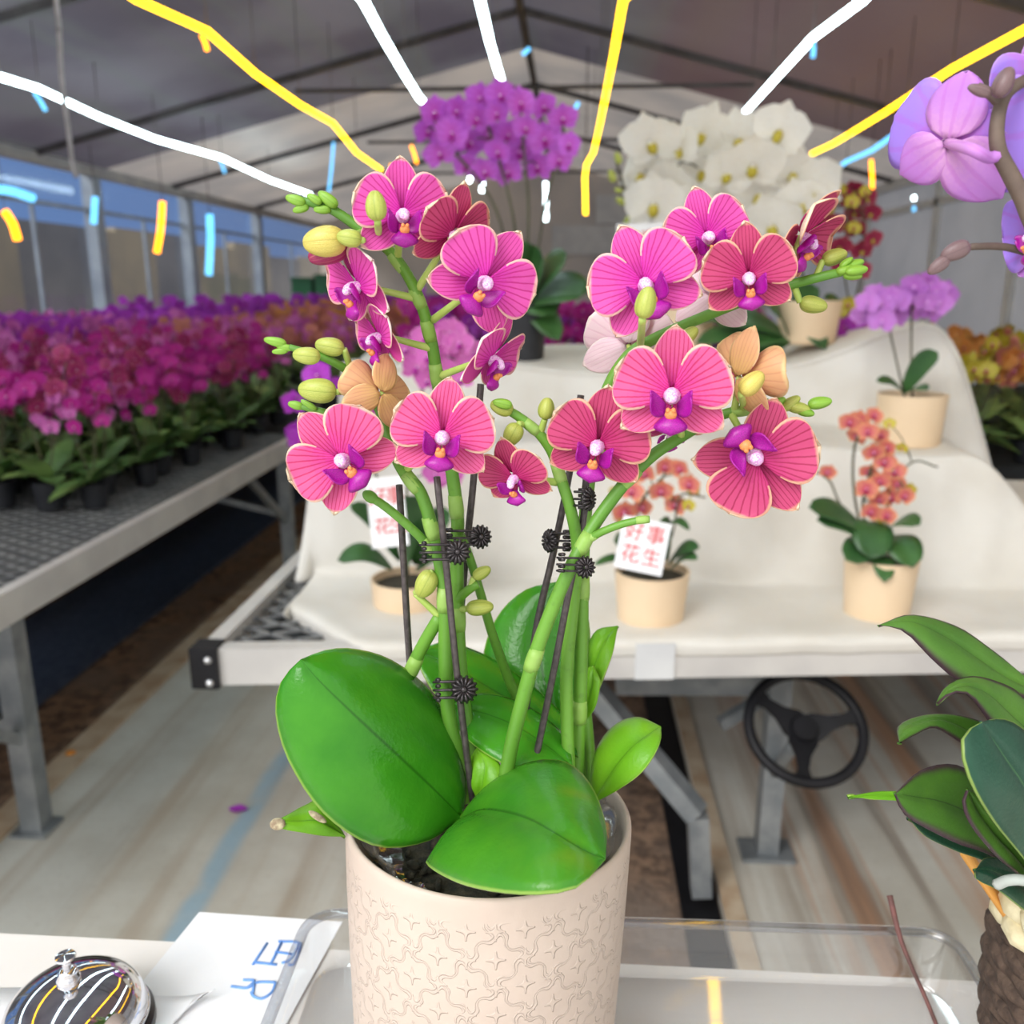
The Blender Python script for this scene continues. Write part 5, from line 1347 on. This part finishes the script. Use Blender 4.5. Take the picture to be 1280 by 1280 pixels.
def far_rows(name, parts, label):
    mb = MB(); mats = []
    for kinds, seed, spots, hgt, sz, z in parts:
        P = [nursery_proto(kinds, seed + 10 * i, hgt=hgt, sz=sz, nb=9) for i in range(2)]; rnd = random.Random(seed)
        for x, y in spots:
            T = Matrix.Translation((x, y, z)) @ Matrix.Rotation(rnd.uniform(-.5, .5), 4, 'Z')
            for ch in P[rnd.randrange(2)].children:
                me = ch.data; mm = []
                for q in me.materials:
                    if q not in mats: mats.append(q)
                    mm.append(mats.index(q))
                n0 = len(mb.v); mb.v += [T @ v.co for v in me.vertices]; uv = [(.5, .5)] * len(me.vertices); ul = me.uv_layers[0].data
                for pl in me.polygons:
                    mb.f.append(tuple(q + n0 for q in pl.vertices)); mb.mi.append(mm[pl.material_index])
                    for li in pl.loop_indices: uv[me.loops[li].vertex_index] = tuple(ul[li].uv)
                mb.uv += uv
        for o in P:
            for ch in list(o.children): bpy.data.objects.remove(ch)
            bpy.data.objects.remove(o)
    tag(mb.build(name, mats), label, 'potted plants', None, 'stuff')
far_rows('potted_orchid', [(('orange', 'peach2'), 252, grid(-2.86, -1.56, 8.1, 10.0, .28, .32, 12), .56, .085, zt), (('violet', 'mag'), 303, grid(-2.86, -1.5, 10.4, 14.2, .30, .36, 3), .60, .10, zt),
    (('violet', 'violet'), 505, grid(-4.5, -3.2, 8.4, 13.6, .32, .40, 5), .56, .11, zt)], 'blurred far rows of orange and violet orchids down the nursery')
# benches behind the display
b4 = thing('plant_bench', (0, 4.4, 0), 'plain bench behind the cloth steps carrying deep magenta orchids', 'bench')
MB().box((-.75, 3.75, .86), (.75, 5.4, .92)).build('bench_top', M['void'], b4, False)
for x in (-.68, .68):
    for y in (3.85, 5.3): MB().box((x - .03, y - .03, 0), (x + .03, y + .03, .86)).build('leg', M['steel'], b4, False)
nursery(('mag', 'violet'), 606, grid(-.70, .70, 3.85, 4.4, .19, .21, 6), 'deep magenta orchid on the bench behind the cloth-covered steps', 'magenta orchids behind the cloth', .922, .50, .075, 11, 3)
b5 = thing('plant_bench', (2.3, 4.2, 0), 'bench of amber orchids beyond the sloping end of the cloth', 'bench')
MB().box((1.5, 3.6, .74), (3.4, 6.8, .80)).build('bench_top', M['void'], b5, False)
for x in (1.6, 3.3):
    for y in (3.7, 6.7): MB().box((x - .03, y - .03, 0), (x + .03, y + .03, .74)).build('leg', M['steel'], b5, False)
nursery(('orange', 'yellow', 'peach2'), 707, grid(1.58, 3.2, 3.68, 5.0, .22, .26, 7), 'amber and yellow orchid on the bench beyond the end of the cloth', 'amber orchids beyond the cloth', .802, .46, .075, 10, 4, spikes=3)

# ---------------------------------------------------------------- light strips
M['led_w'] = emissive('cool_white_light_strip', (226, 250, 255), LEDW); M['led_y'] = emissive('amber_light_strip', (255, 196, 24), LEDY)
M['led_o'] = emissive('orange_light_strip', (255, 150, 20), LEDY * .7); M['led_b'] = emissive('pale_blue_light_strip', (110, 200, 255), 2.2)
def strip(px, z, mat, label, r=.02, tails=(), back=True, drop=None, over=None):
    P = [at_z(x, y, z) for x, y in px]
    loc = P[0].copy()
    o = thing('light_strip', loc, label, 'light strip', 'light strips under the roof')
    Q = list(P)
    if back:
        d = (P[0] - P[1]); d.normalize(); s = (P[0].y + .2) / max(.2, -d.y) if d.y < -.2 else 3
        end = Vector((P[0].x + .02, -.25, z)); Q = [end, end.lerp(P[0], .34) + Vector((.03, 0, -.02)), end.lerp(P[0], .68) + Vector((-.03, 0, .01))] + Q
    if over: Q = [Vector((x, y, z)) for x, y in over] + P
    if drop: Q += [at(x, y, P[-1].y) for x, y in drop]
    mb = MB(); mb.tube(Q, r, 8, 0, True); mb.build('lit_tube', M[mat], o)
    for (x0, y0, x1, y1, f, m2) in tails:
        Y = P[min(range(len(px)), key=lambda i: abs(px[i][0] - x0))].y if f is None else f
        mb = MB(); a, b = at(x0, y0, Y), at(x1, y1, Y); mb.tube([a, a.lerp(b, .5) + Vector((.004, 0, 0)), b], r * .62, 8, 0, True); mb.build('strip_tail', M[m2], o)
    for p in Q[:-1]:
        xx = p.x; zz = ZE + (ZR - ZE) * (1 - abs(xx - XM) / ((XM - XL) if xx < XM else (XR - XM)))
        if zz > p.z + .02 and p.y < YF: MB().tube([p + Vector((0, 0, r * .6)), Vector((p.x, p.y, zz - .005))], .003, 5).build('hanger', M['stake'], o)
    return o
ZS = 2.70
strip([(0, 96), (49, 111), (124, 146), (195, 174), (277, 197), (337, 225), (388, 243)], 2.66, 'led_w', 'cool white light strip hanging closest to the window wall', .019, [(43, 116, 57, 138, None, 'led_b'), (275, 200, 281, 216, None, 'led_b'), (417, 178, 411, 240, 9.0, 'led_b')])
strip([(172, 0), (259, 39), (319, 92), (375, 131), (416, 154), (446, 191), (476, 212)], ZS, 'led_y', 'amber light strip second from the window wall, bending at each truss', .017, [(252, 44, 259, 63, None, 'led_o'), (514, 182, 521, 204, 8.0, 'led_o'), (488, 206, 494, 214, 8.0, 'led_o')])
strip([(454, 0), (478, 45), (506, 93), (524, 122), (541, 138)], ZS, 'led_w', 'cool white light strip ending just short of the violet blooms', .019, [(553, 154, 552, 164, 6.0, 'led_b'), (590, 212, 586, 228, 6.0, 'led_w'), (603, 222, 602, 240, 6.0, 'led_w')])
strip([(600, 0), (612, 52), (622, 86), (630, 112)], ZS, 'led_w', 'shorter cool white light strip along the ridge line', .019, [(639, 122, 641, 142, 6.5, 'led_w'), (682, 228, 682, 260, 6.5, 'led_w'), (682, 264, 682, 276, 6.5, 'led_w'), (662, 60, 653, 68, 6.0, 'led_b'), (723, 128, 712, 147, 6.5, 'led_b')])
strip([(779, 0), (767, 69), (757, 120), (750, 155), (742, 190)], ZS, 'led_y', 'amber light strip with its tail hanging beside the white orchids', .017, (), True, [(733, 206), (731, 222), (732, 268)], [(.30, -.25), (.36, .6), (.44, 1.9), (.50, 2.5), (.40, 3.3)])
strip([(1079, 0), (1016, 47), (965, 103), (938, 133), (898, 176)], 2.66, 'led_w', 'cool white light strip running above the white orchid blooms', .017, [(1016, 52, 1016, 72, None, 'led_b')])
strip([(1290, 32), (1190, 86), (1107, 140), (1043, 179), (1015, 192)], 2.66, 'led_y', 'amber light strip above the lavender orchid', .017, [(1089, 200, 1090, 250, 5.5, 'led_o'), (908, 216, 907, 232, 6.0, 'led_o')])
strip([(1130, 160), (1090, 188), (1058, 202), (1026, 226)], 2.45, 'led_b', 'faint pale light strip below the amber one near the white orchids', .016, [(1142, 245, 1142, 250, 6, 'led_w'), (1142, 258, 1142, 264, 6, 'led_b')], False)
def tail(px, Y, mat, label, r=.028):  # glowing tube added for a strip's reflection in the window film
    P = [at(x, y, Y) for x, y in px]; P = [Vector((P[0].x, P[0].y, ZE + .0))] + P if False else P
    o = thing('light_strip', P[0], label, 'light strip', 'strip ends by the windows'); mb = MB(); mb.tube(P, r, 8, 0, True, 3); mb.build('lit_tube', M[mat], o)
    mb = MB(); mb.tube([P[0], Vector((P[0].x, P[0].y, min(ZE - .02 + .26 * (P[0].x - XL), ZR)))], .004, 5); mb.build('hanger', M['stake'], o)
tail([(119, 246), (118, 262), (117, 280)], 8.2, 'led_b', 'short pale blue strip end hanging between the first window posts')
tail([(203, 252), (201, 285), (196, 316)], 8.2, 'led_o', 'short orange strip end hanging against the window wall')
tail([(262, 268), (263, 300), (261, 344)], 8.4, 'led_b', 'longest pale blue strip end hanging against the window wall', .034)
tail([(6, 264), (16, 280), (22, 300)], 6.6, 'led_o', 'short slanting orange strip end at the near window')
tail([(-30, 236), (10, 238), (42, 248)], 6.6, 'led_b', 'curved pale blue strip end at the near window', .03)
wc_ = [at(69, -10, 3.0), at(74, 40, 3.0), at(77, 100, 3.02), at(85, 160, 3.0), at(90, 200, 3.0), at(95, 222, 3.0)]
tag(MB().tube([Vector((wc_[0].x, 3.0, ZE + (ZR - ZE) * (wc_[0].x - XL) / (XM - XL)))] + wc_, .008, 7, 0, True, 4).build('hanging_cord', plain('grey_cord', (150, 146, 150), None, 20, .6)), 'thin grey cord hanging from the roof near the window wall', 'cord')
# odds on the floor
p = at_z(90, 953, -.022); mb = MB(); ell(mb, p + Vector((0, 0, .02)), (.022, 0, 0), (0, .022, 0), (0, 0, .024)); tag(mb.build('orange_fruit', plain('orange_peel', (226, 150, 50), (214, 132, 40), 50, .6)), 'small orange fruit lying on the dirt under the long bench', 'fruit')
p = at_z(298, 1012, .004); mb = MB(); g = [[p + Vector((u * .03 * (1 - v * v) - .0, v * .018, .004 * (u * u + v * v))) for u in (-1, -.4, .2, 1)] for v in (-.98, -.5, 0, .5, .98)]
mb.sheet(g, 0, None, .001); tag(mb.build('fallen_petal', M['p_violet']), 'fallen violet petal lying on the concrete aisle', 'petal')
